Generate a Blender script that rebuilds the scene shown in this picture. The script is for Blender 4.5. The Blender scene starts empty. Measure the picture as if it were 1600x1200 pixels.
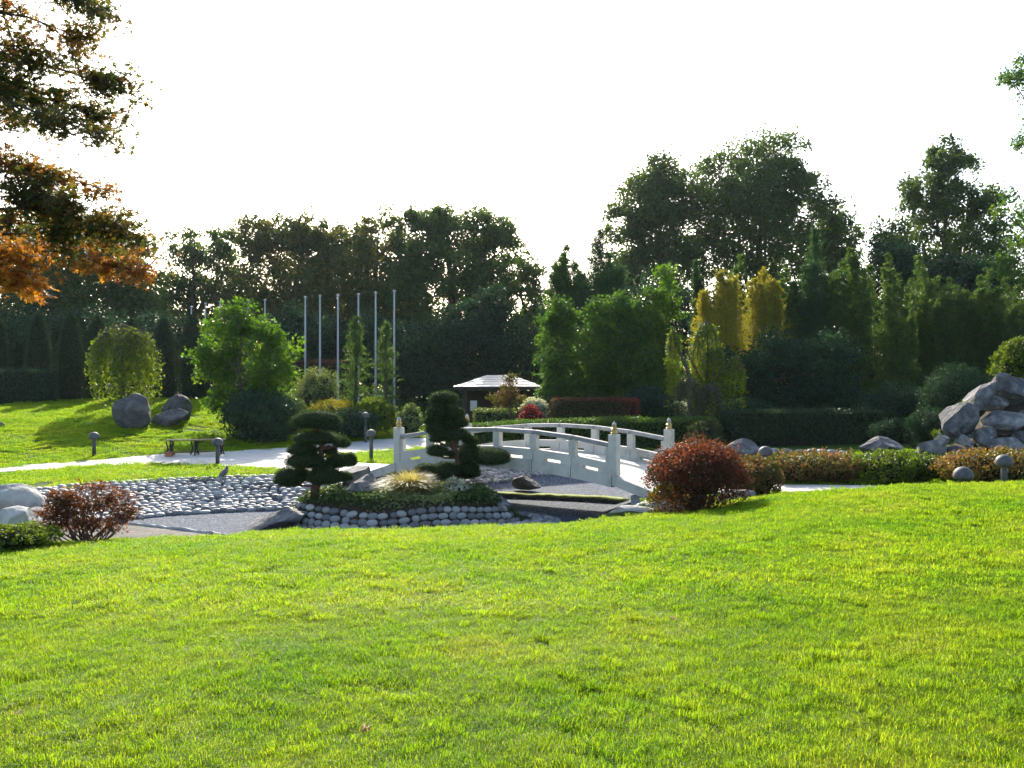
import bpy, bmesh, math
import numpy as np
from mathutils import Vector, Matrix

R = math.radians
sc = bpy.context.scene
COL = sc.collection

# ------------------------------------------------------------------ camera
F = 1400.0            # focal length in photograph pixels (1600 wide)
CAMZ = 2.35           # eye height above the path level
HOR = 606.0           # horizon row in the photograph
cam_d = bpy.data.cameras.new('camera')
cam = bpy.data.objects.new('camera', cam_d)
COL.objects.link(cam)
cam_d.sensor_width = 36.0
cam_d.lens = 36.0 * F / 1600.0
cam_d.shift_y = (HOR - 600.0) / 1600.0
cam_d.clip_start = 0.05
cam_d.clip_end = 3000.0
cam.location = (0, 0, CAMZ)
cam.rotation_euler = (math.pi / 2, 0, 0)
sc.camera = cam

# ------------------------------------------------------------------ sky, sun, exposure
SUN_EL, SUN_AZ = 28.5, -9.0
world = bpy.data.worlds.new('World')
sc.world = world
world.use_nodes = True
wn = world.node_tree
bg = wn.nodes['Background']
sky = wn.nodes.new('ShaderNodeTexSky')
sky.sky_type = 'NISHITA'
sky.sun_disc = False
sky.sun_elevation = R(SUN_EL)
sky.sun_rotation = R(SUN_AZ)
sky.air_density = 1.0
sky.dust_density = 2.0
sky.ozone_density = 1.0
wn.links.new(sky.outputs[0], bg.inputs[0])
bg.inputs[1].default_value = 0.15
sun_d = bpy.data.lights.new('sun', 'SUN')
sun = bpy.data.objects.new('sun', sun_d)
COL.objects.link(sun)
sun_d.energy = 4.4
sun_d.angle = R(0.53)
sun_d.color = (1.0, 0.93, 0.80)
S = Vector((math.sin(R(SUN_AZ)) * math.cos(R(SUN_EL)), math.cos(R(SUN_AZ)) * math.cos(R(SUN_EL)), math.sin(R(SUN_EL))))
sun.rotation_euler = (-S).to_track_quat('-Z', 'Y').to_euler()
sun.location = (0, 0, 40)
sc.view_settings.view_transform = 'Standard'
sc.view_settings.look = 'None'
sc.view_settings.gamma = 1.0
sc.view_settings.exposure = 1.2
sc.render.engine = 'CYCLES'
cy = sc.cycles
cy.max_bounces = 7
cy.diffuse_bounces = 4
cy.glossy_bounces = 2
cy.transmission_bounces = 5
cy.transparent_max_bounces = 4
cy.caustics_reflective = False
cy.caustics_refractive = False
cy.sample_clamp_indirect = 6.0
cy.use_denoising = True
try:
    cy.denoiser = 'OPENIMAGEDENOISE'
except Exception:
    pass

# ------------------------------------------------------------------ helpers
def P(px, py, d):
    return np.array([(px - 800.0) / F * d, d, CAMZ - (py - HOR) / F * d])

def rng_of(seed):
    return np.random.default_rng(seed)

def wave(p, seed, freq=1.0, octaves=3):
    """cheap smooth pseudo-noise in about [-1,1] from random sine waves"""
    r = rng_of(seed)
    out = np.zeros(len(p)); amp = 1.0; tot = 0
    for o in range(octaves):
        for k in range(4):
            v = r.normal(size=3); v /= np.linalg.norm(v)
            out += amp * np.sin((p @ v) * freq * (2 ** o) * r.uniform(.8, 1.3) + r.uniform(0, 6.28)) * .5
        tot += amp; amp *= .5
    return out / tot

def mesh_np(name, verts, faces, tint=None, smooth=False, mat=None):
    """verts (n,3); faces: (m,k) array or list of such arrays"""
    if not isinstance(faces, (list, tuple)):
        faces = [faces]
    me = bpy.data.meshes.new(name)
    verts = np.asarray(verts, dtype=np.float32)
    me.vertices.add(len(verts))
    me.vertices.foreach_set('co', verts.ravel())
    loops = np.concatenate([np.asarray(f).ravel() for f in faces]).astype(np.int32)
    counts = np.concatenate([np.full(len(f), np.asarray(f).shape[1]) for f in faces])
    starts = np.concatenate([[0], np.cumsum(counts)[:-1]]).astype(np.int32)
    me.loops.add(len(loops)); me.loops.foreach_set('vertex_index', loops)
    me.polygons.add(len(counts)); me.polygons.foreach_set('loop_start', starts)
    me.polygons.foreach_set('use_smooth', np.full(len(counts), bool(smooth)))
    me.update(calc_edges=True)
    if tint is not None:
        a = me.attributes.new('tint', 'FLOAT', 'POINT')
        a.data.foreach_set('value', np.asarray(tint, dtype=np.float32))
    if mat is not None:
        me.materials.append(mat)
    return me

def link(name, data, parent=None, label=None, cat=None, group=None, kind=None, loc=None, rot=None):
    o = bpy.data.objects.new(name, data)
    COL.objects.link(o)
    if parent is not None:
        o.parent = parent
    if loc is not None:
        o.location = loc
    if rot is not None:
        o.rotation_euler = rot
    if label: o['label'] = label
    if cat: o['category'] = cat
    if group: o['group'] = group
    if kind: o['kind'] = kind
    return o

def thing(name, label, cat, loc, group=None, rz=0.0):
    return link(name, None, None, label, cat, group, None, tuple(float(v) for v in loc), (0, 0, rz))

class MB:
    """collects simple shapes into one mesh"""
    def __init__(s):
        s.v = []; s.f3 = []; s.f4 = []; s.n = 0
    def add(s, v, f):
        v = np.asarray(v, float)
        for q in f:
            (s.f3 if len(q) == 3 else s.f4).append([i + s.n for i in q])
        s.v.append(v); s.n += len(v)
    def hexa(s, c):
        s.add(c, [(0, 3, 2, 1), (4, 5, 6, 7), (0, 1, 5, 4), (1, 2, 6, 5), (2, 3, 7, 6), (3, 0, 4, 7)])
    def box(s, x0, x1, y0, y1, z0, z1):
        s.hexa([(x0, y0, z0), (x1, y0, z0), (x1, y1, z0), (x0, y1, z0), (x0, y0, z1), (x1, y0, z1), (x1, y1, z1), (x0, y1, z1)])
    def shear(s, x0, x1, y0, y1, b0, b1, t0, t1):
        s.hexa([(x0, y0, b0), (x1, y0, b1), (x1, y1, b1), (x0, y1, b0), (x0, y0, t0), (x1, y0, t1), (x1, y1, t1), (x0, y1, t0)])
    def tube(s, pts, rad, sides=6, cap=True):
        pts = np.asarray(pts, float); n = len(pts)
        rad = np.broadcast_to(np.asarray(rad, float), (n,))
        tan = np.gradient(pts, axis=0)
        tan /= np.maximum(np.linalg.norm(tan, axis=1, keepdims=True), 1e-9)
        ref = np.array([0, 0, 1.0]) if abs(tan[0][2]) < .8 else np.array([1.0, 0, 0])
        vs = []
        a = np.arange(sides) * 2 * math.pi / sides
        for i in range(n):
            u = np.cross(ref, tan[i]); u /= max(np.linalg.norm(u), 1e-9)
            w = np.cross(tan[i], u)
            vs.append(pts[i] + rad[i] * (np.cos(a)[:, None] * u + np.sin(a)[:, None] * w))
        fs = []
        for i in range(n - 1):
            for k in range(sides):
                k2 = (k + 1) % sides
                fs.append((i * sides + k, i * sides + k2, (i + 1) * sides + k2, (i + 1) * sides + k))
        vs = list(np.concatenate(vs))
        if cap:
            c0 = len(vs); vs.append(pts[0]); vs.append(pts[-1])
            for k in range(sides):
                k2 = (k + 1) % sides
                fs.append((c0, k2, k)); fs.append((c0 + 1, (n - 1) * sides + k, (n - 1) * sides + k2))
        s.add(vs, fs)
    def lathe(s, prof, sides=16, origin=(0, 0, 0)):
        o = np.asarray(origin, float)
        a = np.arange(sides) * 2 * math.pi / sides
        vs = []; fs = []
        for r, z in prof:
            for k in range(sides):
                vs.append(o + (r * math.cos(a[k]), r * math.sin(a[k]), z))
        for i in range(len(prof) - 1):
            for k in range(sides):
                k2 = (k + 1) % sides
                fs.append((i * sides + k, i * sides + k2, (i + 1) * sides + k2, (i + 1) * sides + k))
        s.add(vs, fs)
    def mesh(s, name, mat, smooth=False, sharp=None):
        fs = []
        if s.f3: fs.append(np.array(s.f3))
        if s.f4: fs.append(np.array(s.f4))
        me = mesh_np(name, np.concatenate(s.v), fs, smooth=smooth, mat=mat)
        if sharp:
            me.set_sharp_from_angle(angle=R(sharp))
        return me
    def obj(s, name, mat, parent=None, smooth=False, sharp=None, bevel=0, **kw):
        o = link(name, s.mesh(name, mat, smooth, sharp), parent, **kw)
        if bevel:
            b = o.modifiers.new('bevel', 'BEVEL'); b.width = bevel; b.segments = 2; b.limit_method = 'ANGLE'
        return o

_ico = {}
def ico(level):
    if level not in _ico:
        bm = bmesh.new(); bmesh.ops.create_icosphere(bm, subdivisions=level, radius=1.0)
        v = np.array([x.co[:] for x in bm.verts]); f = np.array([[q.index for q in p.verts] for p in bm.faces])
        bm.free(); _ico[level] = (v, f)
    return _ico[level]

# ------------------------------------------------------------------ materials
def nodes_of(name):
    m = bpy.data.materials.new(name); m.use_nodes = True
    nt = m.node_tree
    for n in list(nt.nodes):
        nt.nodes.remove(n)
    out = nt.nodes.new('ShaderNodeOutputMaterial')
    return m, nt, out

def N(nt, typ, **kw):
    n = nt.nodes.new(typ)
    for k, v in kw.items():
        if k in n.inputs.keys():
            n.inputs[k].default_value = v
        else:
            setattr(n, k, v)
    return n

def ramp(nt, fac, stops):
    r = nt.nodes.new('ShaderNodeValToRGB')
    el = r.color_ramp.elements
    while len(el) < len(stops):
        el.new(0.5)
    for e, (p, c) in zip(el, stops):
        e.position = p; e.color = (c[0], c[1], c[2], 1)
    nt.links.new(fac, r.inputs[0])
    return r.outputs[0]

def leaf_mat(name, cols, trans=0.45, rough=0.5, spec=0.3, tcols=None, boost=(1.55, 1.5, .55)):
    m, nt, out = nodes_of(name)
    at = N(nt, 'ShaderNodeAttribute', attribute_name='tint')
    n = len(cols)
    st = [(i / max(n - 1, 1), c) for i, c in enumerate(cols)]
    c = ramp(nt, at.outputs['Fac'], st)
    if tcols is None:
        tcols = [tuple(min(.95, a * b) for a, b in zip(q, boost)) for q in cols]
    tc = ramp(nt, at.outputs['Fac'], [(i / max(n - 1, 1), q) for i, q in enumerate(tcols)])
    pb = N(nt, 'ShaderNodeBsdfPrincipled'); pb.inputs['Roughness'].default_value = rough
    pb.inputs['Specular IOR Level'].default_value = spec
    tr = N(nt, 'ShaderNodeBsdfTranslucent')
    mx = N(nt, 'ShaderNodeMixShader'); mx.inputs[0].default_value = trans
    nt.links.new(c, pb.inputs['Base Color']); nt.links.new(tc, tr.inputs['Color'])
    nt.links.new(pb.outputs[0], mx.inputs[1]); nt.links.new(tr.outputs[0], mx.inputs[2])
    nt.links.new(mx.outputs[0], out.inputs[0])
    return m

def solid_mat(name, stops, scale=4.0, detail=6.0, rough=.7, metallic=0.0, bump=0.0, bscale=30.0, spec=.4, coords='Object', rnd=0.0, bdist=.02, distort=0.0):
    """noise-mottled surface with fine relief"""
    m, nt, out = nodes_of(name)
    tc = N(nt, 'ShaderNodeTexCoord')
    no = N(nt, 'ShaderNodeTexNoise'); no.inputs['Scale'].default_value = scale; no.inputs['Detail'].default_value = detail
    no.inputs['Roughness'].default_value = .6
    no.inputs['Distortion'].default_value = distort
    nt.links.new(tc.outputs[coords], no.inputs['Vector'])
    fac = no.outputs['Fac']
    if rnd:
        oi = N(nt, 'ShaderNodeObjectInfo')
        a = N(nt, 'ShaderNodeMath', operation='SUBTRACT'); nt.links.new(oi.outputs['Random'], a.inputs[0]); a.inputs[1].default_value = .5
        b = N(nt, 'ShaderNodeMath', operation='MULTIPLY_ADD'); nt.links.new(a.outputs[0], b.inputs[0]); b.inputs[1].default_value = rnd
        nt.links.new(fac, b.inputs[2]); fac = b.outputs[0]
    c = ramp(nt, fac, stops)
    pb = N(nt, 'ShaderNodeBsdfPrincipled')
    pb.inputs['Roughness'].default_value = rough; pb.inputs['Metallic'].default_value = metallic
    pb.inputs['Specular IOR Level'].default_value = spec
    nt.links.new(c, pb.inputs['Base Color'])
    if bump:
        n2 = N(nt, 'ShaderNodeTexNoise'); n2.inputs['Scale'].default_value = bscale; n2.inputs['Detail'].default_value = 5
        nt.links.new(tc.outputs[coords], n2.inputs['Vector'])
        bp = N(nt, 'ShaderNodeBump'); bp.inputs['Strength'].default_value = bump; bp.inputs['Distance'].default_value = bdist
        nt.links.new(n2.outputs['Fac'], bp.inputs['Height']); nt.links.new(bp.outputs[0], pb.inputs['Normal'])
    nt.links.new(pb.outputs[0], out.inputs[0])
    return m

M = {}
M['bark'] = solid_mat('bark', [(.3, (.05, .038, .028)), (.7, (.12, .095, .07))], 9, rough=.9, bump=.6, bscale=20)
M['bark_red'] = solid_mat('bark_red', [(.3, (.06, .03, .02)), (.7, (.14, .07, .05))], 9, rough=.9, bump=.6, bscale=25)
M['soil'] = solid_mat('soil', [(.3, (.035, .028, .02)), (.7, (.07, .055, .038))], 12, rough=.95, bump=.5, spec=.05)
M['dark_core'] = solid_mat('dark_core', [(.3, (.012, .016, .009)), (.7, (.03, .034, .018))], 12, rough=.95, spec=.05)  # for solid dark cores added inside foliage to block the view through
M['granite'] = solid_mat('granite', [(.28, (.36, .335, .285)), (.5, (.53, .50, .44)), (.75, (.60, .57, .51))], 2.4, 10, rough=.75, bump=.25, bscale=60, bdist=.004, rnd=.2)
M['rail_stone'] = solid_mat('rail_stone', [(.3, (.22, .22, .215)), (.7, (.40, .39, .38))], 5, 8, rough=.7, bump=.25, bscale=60, bdist=.004, rnd=.25)
M['gold'] = solid_mat('gold', [(.3, (.36, .24, .08)), (.7, (.55, .39, .15))], 14, rough=.38, metallic=.55, bump=.1)
M['zinc'] = solid_mat('zinc', [(.3, (.35, .36, .36)), (.7, (.5, .5, .5))], 10, rough=.45, metallic=.5)
M['lamp'] = solid_mat('lamp_casting', [(.3, (.055, .057, .06)), (.7, (.10, .10, .105))], 14, rough=.62, bump=.3, bscale=90, bdist=.004)
M['rock'] = solid_mat('rock', [(.32, (.045, .044, .047)), (.5, (.12, .117, .12)), (.68, (.28, .27, .26))], 2.6, 10, rough=.85, bump=1.0, bscale=9, bdist=.07, rnd=.25, distort=.6)
M['rock_dark'] = solid_mat('rock_dark', [(.3, (.045, .042, .045)), (.52, (.095, .09, .09)), (.75, (.19, .18, .17))], 2.6, 9, rough=.85, bump=1.0, bscale=8, bdist=.08, rnd=.2, distort=.6)
M['rock_pale'] = solid_mat('rock_pale', [(.3, (.22, .21, .19)), (.5, (.38, .365, .33)), (.72, (.52, .50, .46))], 3, 9, rough=.85, bump=.6, bscale=14, bdist=.02, rnd=.2, distort=.5)
M['cobble'] = solid_mat('cobble', [(.15, (.11, .107, .106)), (.5, (.235, .23, .225)), (.85, (.40, .385, .365))], 5, 6, rough=.6, bump=.15, bscale=40, rnd=.75)
M['path'] = solid_mat('path_concrete', [(.3, (.46, .43, .39)), (.7, (.60, .57, .52))], 1.3, 8, rough=.8, bump=.2, bscale=60, bdist=.004)
M['iron'] = solid_mat('cast_iron', [(.3, (.018, .016, .015)), (.7, (.035, .03, .028))], 10, rough=.5, metallic=.4)
M['wood'] = solid_mat('bench_wood', [(.3, (.16, .09, .05)), (.7, (.30, .19, .11))], 8, rough=.55, bump=.3)
M['terracotta'] = solid_mat('terracotta', [(.3, (.30, .11, .06)), (.7, (.42, .17, .09))], 9, rough=.85, bump=.2)
M['steel'] = solid_mat('pole_paint', [(.3, (.36, .38, .40)), (.7, (.46, .48, .50))], 3, rough=.4, metallic=.2)
M['roof'] = solid_mat('roof_sheet', [(.3, (.42, .42, .41)), (.7, (.58, .57, .55))], 2.5, rough=.35, metallic=.3, bump=.15)
M['dark_wood'] = solid_mat('dark_wood', [(.3, (.022, .016, .012)), (.7, (.05, .036, .026))], 8, rough=.75, bump=.3)
M['sign'] = solid_mat('sign_plate', [(.3, (.34, .36, .32)), (.7, (.42, .44, .40))], 6, rough=.6)
M['moss'] = solid_mat('mossy_stone', [(.3, (.06, .075, .02)), (.45, (.16, .20, .025)), (.7, (.30, .33, .05))], 9, rough=.95, bump=.8, bscale=40, bdist=.03)
M['kerb_dark'] = solid_mat('shadow_edging', [(.3, (.03, .028, .026)), (.7, (.07, .065, .06))], 9, rough=.7, bump=.4)  # near-black tone paints the shadow on the ledge's upright face
M['silt'] = solid_mat('silt', [(.3, (.05, .046, .040)), (.55, (.095, .088, .078)), (.75, (.19, .18, .165))], 5, rough=.8, bump=.6, bscale=9, distort=1.5, spec=.1)
M['feather'] = solid_mat('feather', [(.3, (.05, .05, .055)), (.55, (.11, .11, .12)), (.75, (.24, .24, .26))], 14, rough=.7)

def gravel_mat():
    m, nt, out = nodes_of('gravel')
    tc = N(nt, 'ShaderNodeTexCoord')
    vo = N(nt, 'ShaderNodeTexVoronoi'); vo.inputs['Scale'].default_value = 34.0
    nt.links.new(tc.outputs['Object'], vo.inputs['Vector'])
    sep = N(nt, 'ShaderNodeSeparateColor'); nt.links.new(vo.outputs['Color'], sep.inputs[0])
    c = ramp(nt, sep.outputs[0], [(0, (.048, .057, .074)), (.5, (.108, .124, .155)), (1, (.25, .275, .315))])
    pb = N(nt, 'ShaderNodeBsdfPrincipled'); pb.inputs['Roughness'].default_value = .9; pb.inputs['Specular IOR Level'].default_value = .12
    nt.links.new(c, pb.inputs['Base Color'])
    bp = N(nt, 'ShaderNodeBump', invert=True); bp.inputs['Strength'].default_value = 1.0; bp.inputs['Distance'].default_value = .03
    nt.links.new(vo.outputs['Distance'], bp.inputs['Height']); nt.links.new(bp.outputs[0], pb.inputs['Normal'])
    nt.links.new(pb.outputs[0], out.inputs[0])
    return m
M['gravel'] = gravel_mat()

def ground_mat():
    m, nt, out = nodes_of('lawn_ground')
    tc = N(nt, 'ShaderNodeTexCoord')
    n1 = N(nt, 'ShaderNodeTexNoise'); n1.inputs['Scale'].default_value = .35; n1.inputs['Detail'].default_value = 8
    n2 = N(nt, 'ShaderNodeTexNoise'); n2.inputs['Scale'].default_value = 22; n2.inputs['Detail'].default_value = 6
    for n in (n1, n2): nt.links.new(tc.outputs['Object'], n.inputs['Vector'])
    a = N(nt, 'ShaderNodeMath', operation='MULTIPLY_ADD'); a.inputs[1].default_value = .6
    nt.links.new(n2.outputs['Fac'], a.inputs[0])
    b = N(nt, 'ShaderNodeMath', operation='MULTIPLY'); b.inputs[1].default_value = .4; nt.links.new(n1.outputs['Fac'], b.inputs[0])
    nt.links.new(b.outputs[0], a.inputs[2])
    c = ramp(nt, a.outputs[0], [(.3, (.022, .045, .008)), (.55, (.045, .09, .010)), (.75, (.08, .13, .018))])  # greens kept dark to paint the shadow in the gaps between blades
    pb = N(nt, 'ShaderNodeBsdfPrincipled'); pb.inputs['Roughness'].default_value = .9; pb.inputs['Specular IOR Level'].default_value = .1
    nt.links.new(c, pb.inputs['Base Color'])
    bp = N(nt, 'ShaderNodeBump'); bp.inputs['Strength'].default_value = .8; bp.inputs['Distance'].default_value = .04
    nt.links.new(n2.outputs['Fac'], bp.inputs['Height']); nt.links.new(bp.outputs[0], pb.inputs['Normal'])
    nt.links.new(pb.outputs[0], out.inputs[0])
    return m
M['ground'] = ground_mat()

def grass_mat():
    m, nt, out = nodes_of('grass_blades')
    geo = N(nt, 'ShaderNodeNewGeometry')
    n1 = N(nt, 'ShaderNodeTexNoise'); n1.inputs['Scale'].default_value = .8; n1.inputs['Detail'].default_value = 7; n1.inputs['Roughness'].default_value = .65
    nt.links.new(geo.outputs['Position'], n1.inputs['Vector'])
    a = N(nt, 'ShaderNodeMath', operation='MULTIPLY_ADD'); a.inputs[1].default_value = .45
    nt.links.new(geo.outputs['Random Per Island'], a.inputs[0])
    b = N(nt, 'ShaderNodeMath', operation='MULTIPLY_ADD'); b.inputs[1].default_value = 1.1; b.inputs[2].default_value = -.24; nt.links.new(n1.outputs['Fac'], b.inputs[0])
    nt.links.new(b.outputs[0], a.inputs[2])
    c = ramp(nt, a.outputs[0], [(.2, (.045, .115, .005)), (.48, (.11, .19, .008)), (.76, (.19, .245, .012)), (.98, (.30, .26, .06))])
    t = ramp(nt, a.outputs[0], [(.2, (.13, .34, .006)), (.48, (.30, .49, .010)), (.76, (.47, .56, .018)), (.98, (.52, .44, .10))])
    pb = N(nt, 'ShaderNodeBsdfPrincipled'); pb.inputs['Roughness'].default_value = .5; pb.inputs['Specular IOR Level'].default_value = .10
    tr = N(nt, 'ShaderNodeBsdfTranslucent')
    mx = N(nt, 'ShaderNodeMixShader'); mx.inputs[0].default_value = .6
    nt.links.new(c, pb.inputs['Base Color']); nt.links.new(t, tr.inputs['Color'])
    nt.links.new(pb.outputs[0], mx.inputs[1]); nt.links.new(tr.outputs[0], mx.inputs[2]); nt.links.new(mx.outputs[0], out.inputs[0])
    return m
M['grass'] = grass_mat()

# foliage palettes (tint 0..1)
L = {}
L['oak'] = leaf_mat('leaf_oak', [(.034, .070, .024), (.054, .098, .028), (.095, .135, .030)], .48, spec=.22, boost=(1.8, 1.7, .6))
L['oak_brown'] = leaf_mat('leaf_oak_turning', [(.038, .068, .024), (.070, .095, .026), (.14, .125, .03)], .48, spec=.22, boost=(1.8, 1.6, .6))
L['dark'] = leaf_mat('leaf_dark', [(.013, .036, .022), (.023, .056, .030), (.042, .078, .032)], .3, spec=.15, boost=(1.6, 1.6, .8))
L['conifer'] = leaf_mat('leaf_conifer', [(.024, .062, .036), (.042, .092, .042), (.08, .13, .045)], .42, spec=.15, boost=(1.7, 1.7, .7))
L['thuja'] = leaf_mat('leaf_thuja', [(.012, .030, .012), (.022, .048, .016), (.04, .07, .02)], .22)
L['bright'] = leaf_mat('leaf_bright', [(.035, .092, .016), (.062, .135, .018), (.115, .19, .02)], .56, boost=(1.9, 1.8, .5))
L['mid'] = leaf_mat('leaf_mid', [(.026, .072, .022), (.046, .105, .022), (.09, .15, .022)], .52, boost=(1.9, 1.8, .5))
L['bamboo'] = leaf_mat('leaf_bamboo', [(.026, .068, .024), (.050, .100, .026), (.125, .175, .040)], .5, boost=(1.9, 1.8, .7))
L['weeping'] = leaf_mat('leaf_weeping', [(.05, .095, .012), (.095, .145, .014), (.17, .19, .018)], .55, boost=(1.9, 1.8, .5))
L['weeping_grey'] = leaf_mat('leaf_weeping_grey', [(.035, .05, .022), (.06, .075, .03), (.09, .10, .04)], .35)
L['golden'] = leaf_mat('leaf_golden', [(.16, .165, .02), (.31, .28, .03), (.46, .37, .05)], .45, boost=(1.5, 1.45, .7))
L['yew'] = leaf_mat('leaf_yew', [(.014, .036, .012), (.028, .060, .016), (.06, .09, .018)], .35, spec=.2)
L['box'] = leaf_mat('leaf_hedge', [(.026, .062, .012), (.052, .105, .016), (.10, .15, .022)], .42, boost=(1.8, 1.7, .6))
L['pale'] = leaf_mat('leaf_variegated', [(.06, .10, .03), (.14, .19, .07), (.32, .35, .18)], .4)
L['white'] = leaf_mat('leaf_white_flower', [(.05, .08, .03), (.35, .36, .28), (.6, .6, .55)], .3)
L['yellowlow'] = leaf_mat('leaf_yellow', [(.08, .09, .01), (.20, .18, .012), (.30, .24, .02)], .45)
L['red'] = leaf_mat('leaf_red_hedge', [(.045, .055, .018), (.10, .05, .025), (.22, .035, .03)], .4, boost=(1.5, 1.1, .8))
L['crimson'] = leaf_mat('leaf_crimson', [(.07, .03, .02), (.18, .035, .025), (.32, .04, .04)], .4, boost=(1.5, 1.1, .9))
L['barberry'] = leaf_mat('leaf_barberry', [(.034, .036, .013), (.090, .034, .018), (.20, .058, .030)], .5, boost=(1.8, 1.4, .8))
L['redmaple'] = leaf_mat('leaf_red_maple', [(.05, .030, .014), (.11, .040, .018), (.21, .075, .022)], .5, boost=(1.7, 1.4, .6))
L['azalea'] = leaf_mat('leaf_azalea', [(.06, .085, .012), (.12, .10, .02), (.22, .09, .06)], .45, boost=(1.5, 1.35, .8))
L['azalea_green'] = leaf_mat('leaf_azalea_green', [(.045, .085, .010), (.09, .14, .012), (.15, .17, .016)], .45)
L['azalea_orange'] = leaf_mat('leaf_azalea_orange', [(.05, .085, .012), (.12, .105, .016), (.25, .125, .04)], .45, boost=(1.5, 1.3, .8))
L['straw'] = leaf_mat('leaf_straw', [(.20, .19, .05), (.36, .32, .11), (.52, .46, .22)], .45, boost=(1.3, 1.25, .8))
L['ivy'] = leaf_mat('leaf_ground_cover', [(.020, .050, .014), (.05, .10, .025), (.24, .28, .13)], .35)
L['maple'] = leaf_mat('leaf_japanese_maple', [(.026, .038, .020), (.050, .046, .022), (.11, .050, .02), (.28, .115, .015)], .5,
                      tcols=[(.085, .13, .02), (.22, .16, .02), (.52, .19, .03), (.92, .44, .03)])
L['fallen'] = leaf_mat('leaf_fallen', [(.30, .10, .04), (.42, .16, .06)], .3)

# ------------------------------------------------------------------ terrain
CP = []
def cpx(px, py, d): CP.append(tuple(P(px, py, d)))
for a in ((0, 866, 12.3), (150, 849, 12.8), (400, 829, 13.3), (700, 822, 13.6), (850, 817, 13.9), (985, 810, 14.2), (1050, 800, 14.7), (1090, 796, 15.2),
          (1220, 772, 15.2), (1400, 757, 14.5), (1600, 750, 14.2)):
    cpx(a[0], a[1] + 10.0 * 13 / a[2], a[2])      # the grass stands above the soil
CP += [(0, 0, .70), (-7, 0, .62), (7, 0, .78), (0, 5, .56), (-5, 5, .48), (5, 5, .72), (0, 10, .38), (-5.5, 10, .24), (6, 10, .74),
       (-12, 11, .0), (12, 12, .95), (-14, 3, .4), (16, 3, .9), (-12, 14.5, -.28),
       (-9, 15.0, -.30), (-6, 15.2, -.28), (-3, 15.3, -.27), (-1.0, 15.6, -.27), (1.0, 15.9, -.15), (2.4, 16.6, -.02),
       (-9, 16.6, -.55), (-6, 16.7, -.55), (-3, 16.7, -.55), (0, 16.9, -.5), (2, 17.7, -.2),
       (3.2, 19.2, 0), (4.5, 19.0, .03), (6.4, 19.3, .12), (8.4, 19.4, .15), (11, 19.6, .35), (4.9, 17.6, .16), (7.5, 17.2, .25), (9.5, 17.2, .38),
       (-10.7, 20.3, 0), (-10.1, 21.8, 0), (-9, 22.8, 0), (-7.5, 23.5, 0), (-6.1, 23.8, 0), (-4.1, 24.2, 0), (-12.5, 18.5, -.1),
       (-14.5, 25.2, 0), (-12.6, 28.6, 0), (-10.5, 30, 0), (-8.0, 29, 0), (-6.5, 27, 0), (-8, 33, 0), (-5, 36, 0), (-1, 38.3, 0.02), (4, 40, .1),
       (-20, 24, .15), (-13.5, 30.6, .2), (-16, 31, .49), (-17.5, 30, .55), (-14.75, 35, .8), (-20, 40, 1.38), (-24, 43, 1.55), (-14, 37.5, .95), (-14.5, 44, 1.62),
       (-6, 38.5, .35), (-10, 36, .32), (-2.6, 25.6, 0), (-1.2, 27.2, 0), (.5, 28.8, 0), (3, 31, .1), (7, 32.5, .15), (11, 32.5, .2), (12.5, 29, .25),
       (10, 26.5, .25), (7, 26, .1), (5, 24, .05), (4.2, 22, 0), (10.5, 23, .42), (13, 24, .5),
       (-1, 46, .25), (4, 46, .5), (15, 45, .9), (-8, 46, 1.0), (-10, 55, 1.6), (0, 62, 1.2), (0, 75, 1.5), (30, 60, 1.0), (-35, 60, 2.0), (30, 30, .8), (-32, 30, 1.3), (32, 8, .9), (-28, 8, .1), (30, 75, 1.2), (-35, 78, 2)]
CPA = np.array(CP)
def _tps(a, b):
    d2 = ((a[:, None, :] - b[None, :, :]) ** 2).sum(-1)
    return .5 * d2 * np.log(d2 + 1e-9)
def _fit():
    xy = CPA[:, :2] / 10; n = len(xy)
    K = _tps(xy, xy) + np.eye(n) * 0.004
    Pm = np.hstack([np.ones((n, 1)), xy])
    A = np.zeros((n + 3, n + 3)); A[:n, :n] = K; A[:n, n:] = Pm; A[n:, :n] = Pm.T
    return np.linalg.solve(A, np.concatenate([CPA[:, 2], np.zeros(3)]))
_W = _fit()
def Hbase(x, y):
    x = np.clip(np.asarray(x, float), -36, 33); y = np.clip(np.asarray(y, float), -2, 78)
    q = np.stack([x.ravel(), y.ravel()], 1) / 10
    out = np.empty(len(q))
    for i in range(0, len(q), 20000):
        s = q[i:i + 20000]
        out[i:i + 20000] = _tps(s, CPA[:, :2] / 10) @ _W[:-3] + _W[-3] + s @ _W[-2:]
    return out.reshape(x.shape)

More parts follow.
